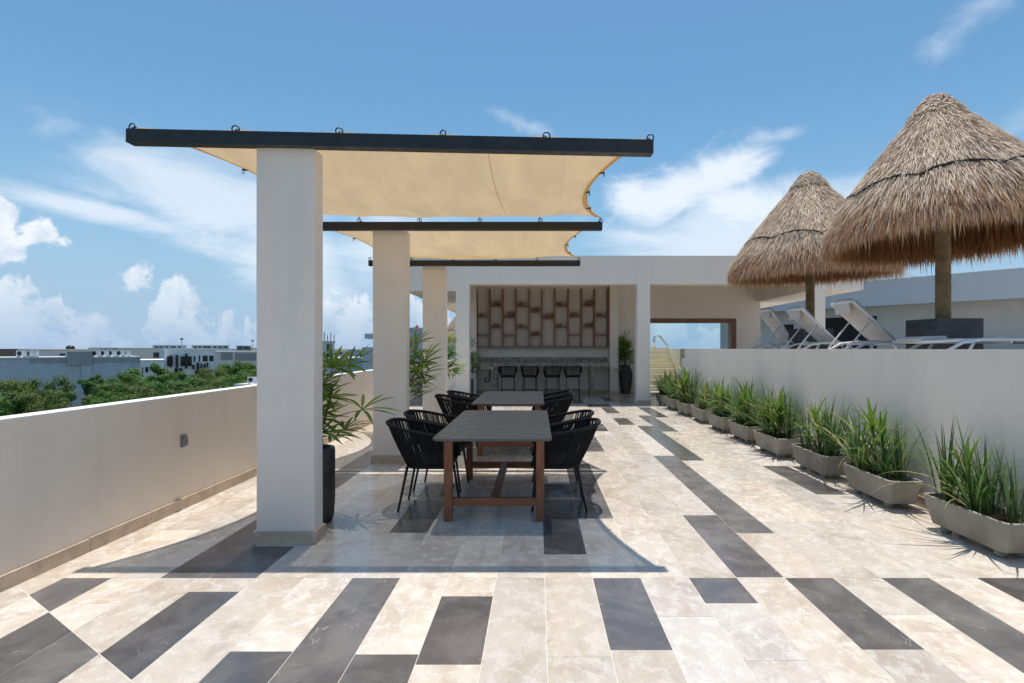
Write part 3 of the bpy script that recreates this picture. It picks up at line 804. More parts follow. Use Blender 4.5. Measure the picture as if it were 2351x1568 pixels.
for i in range(NS):
    h = .19 * (i + 1); y1 = .28 * (i + 1) if i < NS - 1 else 3.6
    mb = MB(); mb.box(-.74, .74, .28 * i, 3.6, .19 * i + .001, h - .03); mb.build('riser', M['stair'], o)
    mb = MB(); mb.box(-.75, .745, .28 * i - .02, y1, h - .03, h); mb.build('tread', M['stair'], o)
o = thing('pool_wall', 'cream pool wall right of the stone steps', 'wall', (6.35, 19.6, 0))
mb = MB(); mb.box(-1.27, 1.2, -.5, 2.8, .001, 1.47); mb.build('wall', M['stair'], o)
mb = MB(); mb.box(-1.272, 1.22, -.52, 2.82, 1.47, 1.49); mb.build('coping', M['cap_white'], o)
o = thing('pool_handrail', 'polished steel pool ladder rails above the stone steps', 'handrail', (4.83, 21.1, 1.52))
for s in (0, .16):
    mb = MB(); pts = [(-.27 + s * .6, s, 0), (-.27 + s * .6, s, .32)]
    for k in range(1, 7):
        a = pi - k * pi / 8; pts.append((-.13 + s * .6 + .14 * cos(a), s, .34 + .14 * sin(a)))
    pts += [(.22 + s * .6, s, .12), (.30 + s * .6, s, 0)]
    mb.tube(pts, .024, 8); mb.build('rail', M['steel'], o)

# diagonal wing of the building on the far right
A, B_ = Vector((23.0, 19.85, 0)), Vector((12.3, 33.0, 0))
dv = (B_ - A).normalized(); nv = Vector((-dv.y, dv.x, 0))
if nv.y > 0: nv = -nv           # towards the camera
o = thing('side_wing', 'long blue-grey shaded building wing behind the thatched umbrellas', 'building', A)
o.rotation_euler = (0, 0, atan2(dv.y, dv.x)); Lw = (B_ - A).length
# local: x along wing, +y away or towards camera
sgn = 1 if (Matrix.Rotation(o.rotation_euler.z, 3, 'Z') @ Vector((0, 1, 0))).dot(nv) > 0 else -1
def wing(name, mat, x0, x1, n0, n1, z0, z1, parent=None):
    mb = MB(); a, b = sorted((n0 * sgn, n1 * sgn)); mb.box(x0, x1, a, b, z0, z1); return mb.build(name, mat, parent or o)
wing('fascia', M['bldg_right'], -3, Lw + 2, -.4, 0, 3.65, 4.93)
wing('roof', M['bldg_right'], -3, Lw + 2, -8, -.401, 3.65, 4.6)
wing('wall', M['bldg_wall'], -3, Lw + 2, -2.4, -1.3, DK, 3.65)
def on_wing(px, n):
    # intersection of the pixel's vertical plane with the wing plane at offset n
    k = (px - CX) / F; p0 = A + nv * n
    # p = p0 + dv*s ; p.x = k*p.y
    return (k * p0.y - p0.x) / (dv.x - k * dv.y)
def wy(px, py, n):
    s = on_wing(px, n); yv = (A + nv * n + dv * s).y; return PH(py, yv)
for (xa, xb, yt, yb) in ((1893, 2013, 728, 800), (1800, 1822, 745, 776)):
    a, b = sorted((on_wing(xa, -1.3), on_wing(xb, -1.3))); zt = wy((xa + xb) / 2, yt, -1.3); zb = wy((xa + xb) / 2, yb, -1.3)
    wing('doorway', M['black_void'], a, b, -1.3, -1.27, max(zb, DK + .01), zt)
wing('roof_ridge', M['bldg_white'], on_wing(2062, -1), on_wing(1930, -1), -5, -1.2, 4.6, 5.45)

# ------------------------------------------------------------------ sun loungers
def make_lounger(ang, label, flat=False):
    o = thing('sun_lounger', label, 'sun lounger', group='white sun loungers on the pool deck')
    hw = .33; H = .30; Lt = 1.92; piv = .86; bl = .86
    fr_ = M['white_frame']
    for sy in (-1, 1):
        mb = MB(); y = sy * hw
        mb.tube([(.0, y, .015), (.05, y, .04), (.2, y, .17), (.38, y, H - .03), (.6, y, H), (1.1, y, H), (1.6, y, H), (1.8, y, H - .02), (1.9, y, .15), (1.94, y, .002)], .021, 7); mb.build('side_rail', fr_, o)
        mb = MB(); mb.tube([(.52, y * .98, H - .02), (.44, y * .98, .14), (.38, y * .98, .002)], .018, 6); mb.build('leg', fr_, o)
    for x in (.5, .95, 1.5, 1.82):
        mb = MB(); mb.tube([(x, -hw, H - .03), (x, hw, H - .03)], .014, 6); mb.build('crossbar', fr_, o)
    mb = MB(); n = 10
    vs = [(piv + (1.84 - piv) * i / n, y, H + .012 - .02 * sin(pi * i / n)) for i in range(n + 1) for y in (-hw + .02, hw - .02)]
    mb.add(vs, [(2 * i, 2 * i + 1, 2 * i + 3, 2 * i + 2) for i in range(n)], True); mb.build('seat_sling', M['white_sling'], o)
    ca, sa = cos(radians(ang)), sin(radians(ang))
    bk = lambda d, y, off=0: (piv - d * ca + off * sa, y, H + .015 + d * sa + off * ca)
    for sy in (-1, 1):
        mb = MB(); mb.tube([bk(0, sy * (hw - .03)), bk(bl, sy * (hw - .03))], .02, 7); mb.build('back_rail', fr_, o)
    mb = MB(); mb.tube([bk(bl, -hw + .03), bk(bl + .012, 0), bk(bl, hw - .03)], .02, 7); mb.build('back_rail', fr_, o)
    mb = MB(); vs = [bk(.02 + (bl - .02) * i / n, y, -.022 * sin(pi * i / n)) for i in range(n + 1) for y in (-hw + .045, hw - .045)]
    mb.add(vs, [(2 * i, 2 * i + 1, 2 * i + 3, 2 * i + 2) for i in range(n)], True); mb.build('back_sling', M['white_sling'], o)
    # headrest cushion over the top edge with its flap hanging behind
    mb = MB(); prof = []
    if flat: pr = [(bl - .30, .03), (bl - .28, .06), (bl - .05, .065), (bl + .04, .04), (bl + .04, .0), (bl - .28, .022)]
    else: pr = [(bl - .32, .022), (bl - .29, .075), (bl - .06, .08), (bl + .03, .05), (bl + .035, .01), (bl - .02, .022)]
    yw = .21
    mb.loft([[bk(d, y, of) for d, of in pr] for y in (-yw, -yw + .02, yw - .02, yw)], smooth=True); mb.build('headrest', M['white_sling'], o)
    if not flat:
        tp = Vector(bk(bl + .03, 0, .02))
        mb = MB(); mb.loft([[(tp.x - .012, y, tp.z), (tp.x + .004, y, tp.z + .004), (tp.x + .03, y, tp.z - .2), (tp.x + .012, y, tp.z - .205)] for y in (-yw + .01, yw - .01)]); mb.build('headrest_flap', M['white_sling'], o)
        for sy in (-1, 1):
            mb = MB(); y = sy * (hw - .055)
            a = Vector(bk(bl * .55, y)); b = Vector((.06, y, .07)); mb.tube([a, b], .013, 6)
            for k in range(4):
                p = a.lerp(b, .5 + .1 * k); mb.tube([p, p + Vector((.035, 0, -.045)), p + Vector((.055, 0, -.035))], .008, 5)
            mb.build('back_strut', fr_, o)
    return o
LX = 4.48
for y, ang, lb, fl in ((6.55, -2.5, 'nearest white sun lounger lying flat on the pool deck', True), (8.3, 43, 'largest-looking raised white sun lounger beside the big umbrella base', False),
                       (9.85, 43, 'middle white sun lounger with raised back on the pool deck', False), (11.6, 54, 'farthest white sun lounger with the steepest back', False)):
    l = make_lounger(ang, lb, fl); l.location = (LX + (.08 if y > 11 else 0) + (.06 if fl else 0), y, DK)

# ------------------------------------------------------------------ thatched umbrellas
PROF = [(0.0, 5.06), (.09, 5.02), (.19, 4.88), (.345, 4.68), (.57, 4.42), (.86, 4.04), (1.07, 3.75), (1.25, 3.48), (1.37, 3.26), (1.43, 3.10)]
def prof_at(h):
    for (r0, h0), (r1, h1) in zip(PROF, PROF[1:]):
        if h1 <= h <= h0:
            f = (h0 - h) / (h0 - h1); return r0 + (r1 - r0) * f
    return PROF[-1][0]
def add_straw(mb, p0, p1, p2, w, rs):
    d = (p2 - p0)
    rad = Vector((p0.x, p0.y, 0)).normalized() if (abs(p0.x) + abs(p0.y)) > 1e-4 else Vector((1, 0, 0))
    side = d.cross(rad + Vector((rs.uniform(-.7, .7), rs.uniform(-.7, .7), rs.uniform(.2, 1.1)))).normalized() * w
    mb.v += [tuple(p0 - side), tuple(p0 + side), tuple(p1 - side), tuple(p1 + side), tuple(p2)]
    n = len(mb.v) - 5
    mb.f += [(n, n + 1, n + 3, n + 2), (n + 2, n + 3, n + 4)]; mb.sm += [False, False]; mb.mi += [mb.cur] * 2
def thatch_meshes(seed, count=32000):
    rs = random.Random(seed)
    out = MB(); low = MB(); inn = MB()
    H0, H1 = 5.0, 3.10
    inn.lathe([(r * .95 + .0, h - .09) for r, h in PROF[1:]], n=40, cap0=False, cap1=False)
    for i in range(count):
        u = rs.random() ** .62
        h = H0 - (H0 - H1) * u; a = rs.uniform(0, 2 * pi)
        r = prof_at(h); L = rs.uniform(.18, .40) * (.5 + .6 * u)
        h2 = h - L * .82; r2 = r + L * .55 if h2 < H1 else prof_at(max(h2, H1)) + rs.uniform(.0, .05)
        if h2 < H1: r2 = PROF[-1][0] + rs.uniform(-.03, .07) + (H1 - h2) * .10
        lift = rs.uniform(0.0, .018 + .03 * (u > .55)) + (.05 * rs.random() if rs.random() < .05 + .08 * (u > .55) else 0)
        da = rs.gauss(0, .035) / max(r, .2)
        e = Vector((cos(a), sin(a), 0)); e2 = Vector((cos(a + da), sin(a + da), 0))
        p0 = e * (r - .015) + Vector((0, 0, h)); p2 = e2 * (r2 + lift) + Vector((0, 0, h2))
        p1 = p0.lerp(p2, .5) + (e * .5 + Vector((0, 0, .6))) * rs.uniform(.004, .022)
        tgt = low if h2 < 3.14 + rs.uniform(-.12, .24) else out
        add_straw(tgt, p0, p1, p2, rs.uniform(.0022, .0052), rs)
    for i in range(count // 3):          # hanging fringe, several layers deep
        a = rs.uniform(0, 2 * pi); lay = rs.random()
        r = 1.42 - .34 * lay; h = 3.16 + .30 * lay - rs.uniform(0, .06); L = rs.uniform(.16, .34) + .16 * lay + (rs.uniform(.08, .2) if rs.random() < .06 else 0)
        da = rs.gauss(0, .03); e = Vector((cos(a), sin(a), 0)); e2 = Vector((cos(a + da), sin(a + da), 0))
        p0 = e * r + Vector((0, 0, h)); p2 = e2 * (r + rs.uniform(-.02, .10) * (1 - lay * .5)) + Vector((0, 0, h - L)); p1 = p0.lerp(p2, .5) + e * .02
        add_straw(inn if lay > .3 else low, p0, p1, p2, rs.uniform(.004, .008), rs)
    cap = MB()
    for i in range(1300):
        a = rs.uniform(0, 2 * pi); h = rs.uniform(4.80, 5.08); r = prof_at(min(h, 5.05)) + .02; da = rs.choice((-1, 1)) * rs.uniform(.2, .7)
        r = max(r, .03)
        p0 = Vector((cos(a) * r, sin(a) * r, h)); r3 = prof_at(max(h - .12, 4.68)) + .04; p2 = Vector((cos(a + da) * r3, sin(a + da) * r3, h - rs.uniform(.05, .14))); p1 = p0.lerp(p2, .5) * 1.0 + Vector((cos(a + da / 2), sin(a + da / 2), 0)) * .03
        add_straw(cap, p0, p1, p2, .006, rs)
    cap.lathe([(.02, 5.08), (.10, 5.03), (.20, 4.88), (.245, 4.81)], n=20, cap1=False)
    core = MB(); core.lathe([(max(r - .012, .005), h) for r, h in PROF], n=40, cap0=False, cap1=False)
    return [m_.mesh(nm) for m_, nm in ((out, 'thatch_layer'), (low, 'thatch_skirt'), (inn, 'thatch_underside'), (cap, 'ridge_cap'), (core, 'thatch_core'))]
TM = thatch_meshes(5)
def pole_mesh(z0, z1, r):
    mb = MB(); prof = []; z = z0; rs = random.Random(4); k = 0
    while z < z1:
        rr = r * (1 + .05 * sin(z * 2)) + rs.uniform(-.002, .002)
        prof += [(rr - .005, z), (rr + .002, z + .008), (rr + .002, z + .016), (rr - .005, z + .024)]; z += .025
    mb.lathe(prof, n=16, smooth=False); return mb.mesh('pole')
def make_umbrella(label, x, y, sc_r, sc_h, zoff, tilt, rz, base=True, z0=DK):
    o = thing('thatch_umbrella', label, 'umbrella', (x, y, z0), group='thatched umbrellas')
    oz = -z0
    top = None
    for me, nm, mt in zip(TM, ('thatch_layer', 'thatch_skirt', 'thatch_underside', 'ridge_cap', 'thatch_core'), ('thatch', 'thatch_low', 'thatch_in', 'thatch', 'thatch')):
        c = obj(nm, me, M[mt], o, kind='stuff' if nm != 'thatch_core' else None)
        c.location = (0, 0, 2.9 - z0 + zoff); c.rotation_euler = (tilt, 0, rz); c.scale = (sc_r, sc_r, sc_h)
        c.matrix_parent_inverse = Matrix.Identity(4)
        c.delta_location = Vector((0, 0, 0))
    return o
# thatch meshes are modelled round height 2.9: shift them to the origin first
for me in TM: me.transform(Matrix.Translation((0, 0, -2.9)))
def finish_umbrella(o, box, pole_r, z0):
    zb = .6 if box else 0.0
    me = pole_mesh(zb + .001, 3.3 - z0 + .1, pole_r); obj('pole', me, M['rope_pole'], o)
    if box:
        mb = MB(); s = .305
        mb.box(-s, s, -s, s, .001, zb); mb.build('base_box', M['black_stone'], o)
    # rope band that ties the thatch down, sagging in swags
    mb = MB(); pts = []; rs = random.Random(9)
    for k in range(120):
        a = 2 * pi * k / 120; sw = abs(sin(a * 4.5)) ** .6; h = 3.62 + .10 * sw + rs.uniform(-.006, .006)
        r = prof_at(h) + .045
        pts.append((r * cos(a), r * sin(a), h - 2.9))
    mb.tube(pts, [.012 + .010 * rs.random() for _ in pts], 6, closed=True)
    b = mb.build('rope_band', M['net_rope'], o)
    ref = [c for c in o.children if c.name.startswith('thatch_layer')][0]
    b.location = ref.location; b.rotation_euler = ref.rotation_euler; b.scale = ref.scale
u1 = make_umbrella('large thatched umbrella nearest the camera, cut by the right edge', 5.585, 7.4, 1.0, .98, 0.0, radians(-3.0), .4)
finish_umbrella(u1, True, .088, DK)
u2 = make_umbrella('farther thatched umbrella in front of the bar roof', 5.585, 11.0, 1.07, 1.0, .02, radians(-2.0), 2.3)
finish_umbrella(u2, True, .082, DK)

# ------------------------------------------------------------------ potted lady palms
def blade(mb, base, az, lean, length, width, droop, segs=5, twist=0.0, tipw=.12, prof=None):
    """a strap leaf: starts at base, leaning 'lean' from vertical, bending by droop"""
    p = Vector(base); L = length / segs; th = lean
    prev = None; side = Vector((-sin(az + twist), cos(az + twist), 0))
    n0 = len(mb.v)
    for k in range(segs + 1):
        f = k / segs
        w = width * ((prof(f)) if prof else (min(1, .45 + f * 2.2) * (1 - f ** 2.2) + .02))
        d = Vector((sin(th) * cos(az), sin(th) * sin(az), cos(th)))
        nrm = Vector((-cos(th) * cos(az), -cos(th) * sin(az), sin(th)))
        mb.v += [tuple(p - side * w + nrm * w * .35), tuple(p), tuple(p + side * w + nrm * w * .35)]
        p = p + d * L; th += droop / segs * (.4 + 1.2 * f)
    for k in range(segs):
        a = n0 + 3 * k
        mb.f += [(a, a + 1, a + 4, a + 3), (a + 1, a + 2, a + 5, a + 4)]; mb.sm += [True, True]; mb.mi += [mb.cur] * 2
def fan_mesh(seed, nseg, R):
    """fan leaf in local space: origin at petiole end, pointing +X, held flat"""
    rs = random.Random(seed); mb = MB()
    for i in range(nseg):
        a = (i / (nseg - 1) - .5) * radians(rs.uniform(215, 235)) + rs.uniform(-.06, .06)
        L = R * (1 - .15 * abs(i / (nseg - 1) - .5) * 2) * rs.uniform(.88, 1.06)
        blade(mb, (0, 0, 0), a, radians(rs.uniform(68, 84)), L, .0165 * rs.uniform(.8, 1.15), radians(rs.uniform(8, 48)), 6,
              prof=lambda f: (min(1, .25 + f * 2.0)) * (1 if f < .72 else max(.12, 1 - (f - .72) * 3.0)))
    return mb.mesh('fan_leaf')
FANS = [fan_mesh(31 + i, n, r) for i, (n, r) in enumerate(((9, .34), (10, .30), (8, .37), (10, .28), (7, .28)))]
def make_palm(label, x, y, z0, pot, stems, seed, group='potted palms', reach=1.0, bias=None, lean=1.0, nl=(4, 5), pet=(.14, .30)):
    rs = random.Random(seed)
    o = thing('potted_palm', label, 'potted plant', (x, y, z0), group=group)
    if pot == 'cyl':
        R, Hh = .19, .64
        mb = MB(); mb.lathe([(R * .86, .001), (R * .95, .05), (R, .2), (R, Hh - .03), (R * .97, Hh), (R * .82, Hh), (R * .8, Hh - .06)], n=30); mb.build('pot', M['pot_black'], o)
        mb = MB(); mb.lathe([(R * .79, Hh - .075), (R * .79, Hh - .06)], n=20); mb.build('soil', M['soil'], o); zt = Hh - .06; rs_ = R * .5
    else:
        Hh = .96
        mb = MB(); mb.lathe([(.135, .001), (.16, .06), (.205, .4), (.222, .62), (.20, .78), (.145, .88), (.12, .91), (.135, .94), (.135, .96), (.10, .96), (.10, .9)], n=30); mb.build('jar', M['pot_black'], o)
        mb = MB(); mb.lathe([(.098, .9), (.098, .915)], n=16); mb.build('soil', M['soil'], o); zt = .91; rs_ = .05
    for s in range(stems):
        a = rs.uniform(0, 2 * pi); b = Vector((cos(a), sin(a), 0)) * rs.uniform(0, rs_) + Vector((0, 0, zt))
        hgt = rs.uniform(.45, .95) * reach; tipv = b + Vector((cos(a) * .10 * lean, sin(a) * .10 * lean, hgt))
        mb = MB(); mb.tube([b, b.lerp(tipv, .5) + Vector((.01, 0, 0)), tipv], [.011, .010, .007], 6); mb.build('stem', M['stem'], o)
        for k in range(rs.randint(*nl)):
            f = 1 - k * .17; q_ = b.lerp(tipv, f); az = rs.uniform(0, 2 * pi)
            if bias is not None:
                az = rs.uniform(-.12, 2.1)
                if rs.random() < .55: az = bias + rs.uniform(-.15, .8)
            el = radians(rs.uniform(18, 70) - k * 6); pl = rs.uniform(*pet) * reach
            d = Vector((cos(az) * cos(el), sin(az) * cos(el), sin(el))); e = q_ + d * pl
            lf = obj('fan_leaf', rs.choice(FANS), M['leaf_palm'], o)
            lf.location = e; lf.rotation_euler = (rs.uniform(-.5, .5), -(el - radians(8)) + rs.uniform(-.2, .25), az)
            sc = rs.uniform(.8, 1.15) * (reach ** .5); lf.scale = (sc,) * 3
            mb = MB(); mb.tube([q_, q_.lerp(e, .5) + Vector((0, 0, .012)), e], [.004, .0035, .003], 5); mb.build('petiole', M['stem'], lf)
            bpy.context.view_layer.update() if False else None
            pt = lf.children[0]
            mt = Matrix.Translation(e) @ lf.rotation_euler.to_matrix().to_4x4() @ Matrix.Diagonal((sc, sc, sc, 1))
            pt.matrix_parent_inverse = mt.inverted()
    return o
make_palm('nearest potted fan palm, behind the nearest plaster column', -1.95, 4.66, 0, 'cyl', 5, 41, bias=.0, lean=1.6, pet=(.18, .42), reach=.86)
make_palm('potted fan palm behind the second plaster column', -1.93, 7.50, 0, 'cyl', 6, 57, bias=.0, reach=1.0, pet=(.16, .36))
make_palm('potted fan palm behind the third plaster column', -1.93, 10.55, 0, 'cyl', 6, 63, bias=.0, reach=1.0, pet=(.16, .36))
make_palm('potted fan palm in shade behind the left bar column', -1.98, 15.15, 0, 'cyl', 4, 77, bias=.0)
make_palm('fan palm in a tall black urn in the bar niche', 2.95, 18.02 - .15, 0, 'urn', 7, 88, reach=.95, nl=(5, 7), pet=(.10, .22))

# ------------------------------------------------------------------ concrete troughs along the wall
def clump(kind, seed):
    rs = random.Random(seed); mb = MB()
    if kind == 'iris':
        for i in range(26):
            a = rs.uniform(0, 2 * pi); r = rs.uniform(0, .075)
            blade(mb, (r * cos(a), r * sin(a), 0), a + rs.gauss(0, .5), abs(rs.gauss(0, .22)) + .03, rs.uniform(.30, .68), rs.uniform(.0075, .012), rs.uniform(-.05, .6), 6)
    elif kind == 'spill':
        for i in range(7):
            a = rs.uniform(0, 2 * pi)
            blade(mb, (0, 0, 0), a, rs.uniform(.35, .9), rs.uniform(.45, .85), rs.uniform(.008, .013), rs.uniform(1.4, 2.6), 9)
    elif kind == 'grass':
        for i in range(24):
            a = rs.uniform(0, 2 * pi); r = rs.uniform(0, .05)
            blade(mb, (r * cos(a), r * sin(a), 0), a + rs.gauss(0, .3), rs.uniform(.15, .8), rs.uniform(.3, .78), rs.uniform(.006, .0105), rs.uniform(.6, 2.1), 7)
    else:
        for h in (rs.uniform(.16, .26), rs.uniform(.28, .40)):
            ox, oy = rs.uniform(-.05, .05), rs.uniform(-.05, .05)
            for i in range(14):
                a = i * 2.4 + rs.uniform(-.2, .2); f = i / 13
                blade(mb, (ox, oy, h - .06 + .1 * f), a, radians(86 - 70 * f) * rs.uniform(.8, 1.1), rs.uniform(.26, .42) * (1 - .2 * f), rs.uniform(.013, .020), rs.uniform(.3, 1.1) * (1 - .6 * f), 6)
            mb.tube([(ox, oy, -.01), (ox + .01, oy, h * .5), (ox, oy, h + .03)], .009, 5)
    return mb.mesh(kind)
CL = {k: [clump(k, 100 + 7 * i + j) for i in range(n)] for j, (k, n) in enumerate((('iris', 4), ('grass', 3), ('drac', 4), ('spill', 3)))}
LEAFM = {'spill': 'leaf_grass', 'iris': 'leaf_iris', 'grass': 'leaf_grass', 'drac': 'leaf_drac'}
NAMES = {'spill': 'trailing_blades', 'iris': 'upright_blades', 'grass': 'arching_blades', 'drac': 'leafy_rosette'}
def crect(hx, hy, c, z):
    return [(hx, -hy + c, z), (hx, hy - c, z), (hx - c, hy, z), (-hx + c, hy, z), (-hx, hy - c, z), (-hx, -hy + c, z), (-hx + c, -hy, z), (hx - c, -hy, z)]
tr = MB(); tr.loft([crect(.122, .335, .02, .055), crect(.13, .345, .025, .06), crect(.163, .415, .035, .268), crect(.165, .417, .035, .280), crect(.158, .41, .035, .285), crect(.138, .388, .03, .283), crect(.132, .382, .03, .24)], True, True)
TRM = tr.mesh('trough')
so = MB(); nx_, ny_ = 6, 14
vs = [(-.128 + .256 * i / nx_, -.37 + .74 * j / ny_, .248 + random.uniform(-.008, .012)) for j in range(ny_ + 1) for i in range(nx_ + 1)]
so.add(vs, [(j * (nx_ + 1) + i, j * (nx_ + 1) + i + 1, (j + 1) * (nx_ + 1) + i + 1, (j + 1) * (nx_ + 1) + i) for j in range(ny_) for i in range(nx_)], True); SOM = so.mesh('soil')
ft = MB(); ft.lathe([(.032, 0.001), (.04, .02), (.036, .056)], n=10); FTM = ft.mesh('foot')
plab = ['nearest concrete trough planter, cut by the right edge', 'second concrete trough planter from the camera', 'third concrete trough planter from the camera', 'fourth concrete trough planter from the camera',
        'fifth concrete trough planter from the camera', 'sixth concrete trough planter from the camera', 'seventh concrete trough planter from the camera', 'eighth concrete trough planter from the camera',
        'ninth concrete trough planter from the camera', 'farthest concrete trough planter, beside the bar column']
rp = random.Random(17)
for i in range(10):
    yc = (4.13, 5.33, 6.47, 7.65, 8.78, 9.88, 11.05, 12.2, 13.3, 14.38)[i]
    o = thing('planter', plab[i], 'planter', (3.405 + rp.uniform(-.015, .015), yc, 0), radians(rp.uniform(-1.5, 1.5)), 'concrete planters along the wall')
    obj('trough', TRM, M['planter'], o); obj('soil', SOM, M['soil'], o)
    for sx in (-1, 1):
        for sy in (-1, 1): obj('foot', FTM, M['planter'], o, loc=(sx * .07, sy * .25, 0))
    spots = [('iris', 0, .27), ('iris', .02, -.25), ('drac', .01, rp.uniform(-.06, .12))]
    for kd, pr in (('grass', .95), ('drac', .6), ('iris', .5), ('grass', .8), ('drac', .25), ('spill', .95), ('spill', .5)):
        if rp.random() < pr: spots.append((kd, rp.uniform(-.05, .04), rp.uniform(-.28, .28)))
    big = rp.uniform(.98, 1.22) if i > 0 else .98
    for kd, px, py in spots:
        c = obj(NAMES[kd], rp.choice(CL[kd]), M[LEAFM[kd]], o, kind='stuff', loc=(px + rp.uniform(-.03, .03), py + rp.uniform(-.05, .05), .247))
        c.rotation_euler = (rp.uniform(-.12, .12), rp.uniform(-.12, .12), rp.uniform(0, 6.28)); s = rp.uniform(.85, 1.18) * big; c.scale = (s, s, s)

# ------------------------------------------------------------------ the town beyond the parapet
def X5(x): return x * .27083
def Y5(y): return 685.7 + y * .27083
class Face:
    """a vertical wall plane turned to face the terrace; maps photo pixels to its local x and height"""
    def __init__(f, px0, px1, z, turn=1.0):
        f.pc = math.atan(((px0 + px1) / 2 - CX) / F) * turn; pm = math.atan(((px0 + px1) / 2 - CX) / F)
        f.c = Vector((z * math.tan(pm), z, 0)); f.ux = Vector((cos(f.pc), -sin(f.pc), 0))
    def at(f, px, py):
        k = (px - CX) / F
        s_ = (k * f.c.y - f.c.x) / (f.ux.x - k * f.ux.y); p = f.c + f.ux * s_
        return s_, PH(py, p.y)
    def world(f, lx, out=0.0):
        n = Vector((-sin(f.pc), -cos(f.pc), 0)); return f.c + f.ux * lx + n * out
FACES = {}
def block(name, label, px0, px1, ytop, z, depth, mat, wins=(), fins=(), cat='building', z5=True, base=GZ, wm='win_dark', turn=1.0):
    if z5: px0, px1, ytop = X5(px0), X5(px1), Y5(ytop)
    fc = Face(px0, px1, z, turn)
    x0, h = fc.at(px0, ytop)[0], fc.at((px0 + px1) / 2, ytop)[1]; x1 = fc.at(px1, ytop)[0]
    o = thing(name, label, cat, (fc.c.x, fc.c.y, base), -fc.pc); FACES[o.name] = fc
    mb = MB(); mb.box(x0, x1, 0, depth, 0, h - base); mb.build('wall', M[mat], o)
    mb = MB(); mb.box(x0 - .12, x1 + .12, -.12, depth + .12, h - base, h - base + .18); mb.build('roof_edge', M[mat], o)
    for w in wins:
        a, b, c, d = (X5(w[0]), X5(w[1]), Y5(w[2]), Y5(w[3])) if z5 else w
        (xa, zt), (xb, zb) = fc.at(a, c), fc.at(b, d); t = .07
        f = MB(); f.box(xa - t, xb + t, -.06, -.002, zb - base - t, zb - base); f.box(xa - t, xb + t, -.06, -.002, zt - base, zt - base + t)
        f.box(xa - t, xa, -.06, -.002, zb - base, zt - base); f.box(xb, xb + t, -.06, -.002, zb - base, zt - base)
        fo = f.build('window', M[mat], o)
        g_ = MB(); g_.box(xa, xb, -.03, -.003, zb - base, zt - base); g_.build('pane', M[wm], fo)
    for w in fins:
        a, b, c, d = X5(w[0]), X5(w[1]), Y5(w[2]), Y5(w[3]); (xa, zt), (xb, zb) = fc.at(a, c), fc.at(b, d)
        f = MB(); f.box(xa, xb, -.5, -.07, zb - base, zt - base); f.build('fin', M['black_steel'], o)
    return o, h
bG, hG = block('apartment_building', 'big blank grey-blue walled building beyond the left parapet', -500, 1190, 508, 68, 11, 'bldg_blue')
def on_block(b, name, mat, px0, px1, y0, y1, z, dpt, out=.03):
    fc = FACES[b.name]; (xa, zt), (xb, zb) = fc.at(X5(px0), Y5(y0)), fc.at(X5(px1), Y5(y1))
    mb = MB(); mb.box(xa, xb, -out, dpt, zb - b.location.z, zt - b.location.z); return mb.build(name, M[mat], b)
on_block(bG, 'cement_band', 'cement', 255, 564, 511, 545, 68, -.005); on_block(bG, 'cement_band', 'cement', 781, 1190, 511, 540, 68, -.005)
on_block(bG, 'stair_tower', 'cement', 565, 780, 446, 560, 68, 5, .35); on_block(bG, 'pilaster', 'bldg_blue', 690, 775, 560, 900, 68, -.005, .25)
on_block(bG, 'pilaster', 'bldg_blue', 1125, 1145, 540, 900, 68, -.005, .2)
block('rooftop_house', 'cream flat-roofed house behind the blank grey wall', 155, 840, 437, 86, 12, 'bldg_tan', [(505, 562, 465, 505), (700, 740, 465, 500)])
block('low_building', 'grey-green low building in the middle distance at the left', 750, 1000, 422, 112, 14, 'bldg_mid', [(858, 868, 455, 480), (880, 890, 455, 480), (900, 910, 455, 480), (940, 980, 452, 478)])
block('low_building', 'tan house with two dark doors in the middle distance', 1001, 1352, 424, 114, 14, 'bldg_tan', [(1022, 1042, 448, 478), (1060, 1078, 446, 478), (1300, 1350, 455, 500)])
block('terrace_house', 'low white house with roof terrace left of the white villa', 1192, 1392, 528, 84, 9, 'bldg_white', [(1205, 1215, 585, 625), (1232, 1258, 580, 625), (1300, 1345, 580, 625)])
block('modern_villa', 'white modern villa with black vertical fins and dark windows', 1395, 1820, 435, 88, 12, 'bldg_white',
      [(1415, 1466, 488, 572), (1530, 1627, 488, 572), (1640, 1656, 485, 535), (1684, 1698, 480, 535), (1718, 1761, 482, 532), (1773, 1811, 482, 530), (1478, 1510, 590, 640), (1650, 1800, 610, 640)],
      [(1438, 1454, 478, 582), (1489, 1511, 478, 585), (1569, 1588, 465, 592), (1517, 1545, 590, 640), (1628, 1648, 560, 596), (1667, 1686, 540, 608), (1700, 1713, 552, 600), (1728, 1740, 550, 592), (1751, 1765, 542, 588)])
block('unfinished_building', 'grey unfinished building with open bays right of the white villa', 1822, 2350, 452, 118, 14, 'bldg_mid', [(1872, 1972, 456, 520), (1992, 2180, 462, 525)], wm='bldg_dark')
block('distant_block', 'distant white flat block left of the thin mast', 1295, 1580, 398, 190, 12, 'bldg_white', [(1310, 1340, 404, 416), (1350, 1380, 404, 416), (1400, 1425, 404, 416), (1450, 1490, 404, 416), (1510, 1545, 404, 416)])
block('distant_block', 'distant white and brown flat block right of the thin mast', 1625, 1942, 398, 185, 12, 'bldg_white', [(1640, 1672, 405, 418), (1685, 1705, 402, 418), (1720, 1790, 404, 418), (1810, 1835, 404, 418), (1850, 1880, 404, 418), (1890, 1930, 404, 418)])
block('distant_block', 'distant dark grey flat block near the nearest column', 2005, 2130, 402, 210, 12, 'bldg_dark', [(2020, 2050, 410, 425), (2070, 2110, 410, 425)])
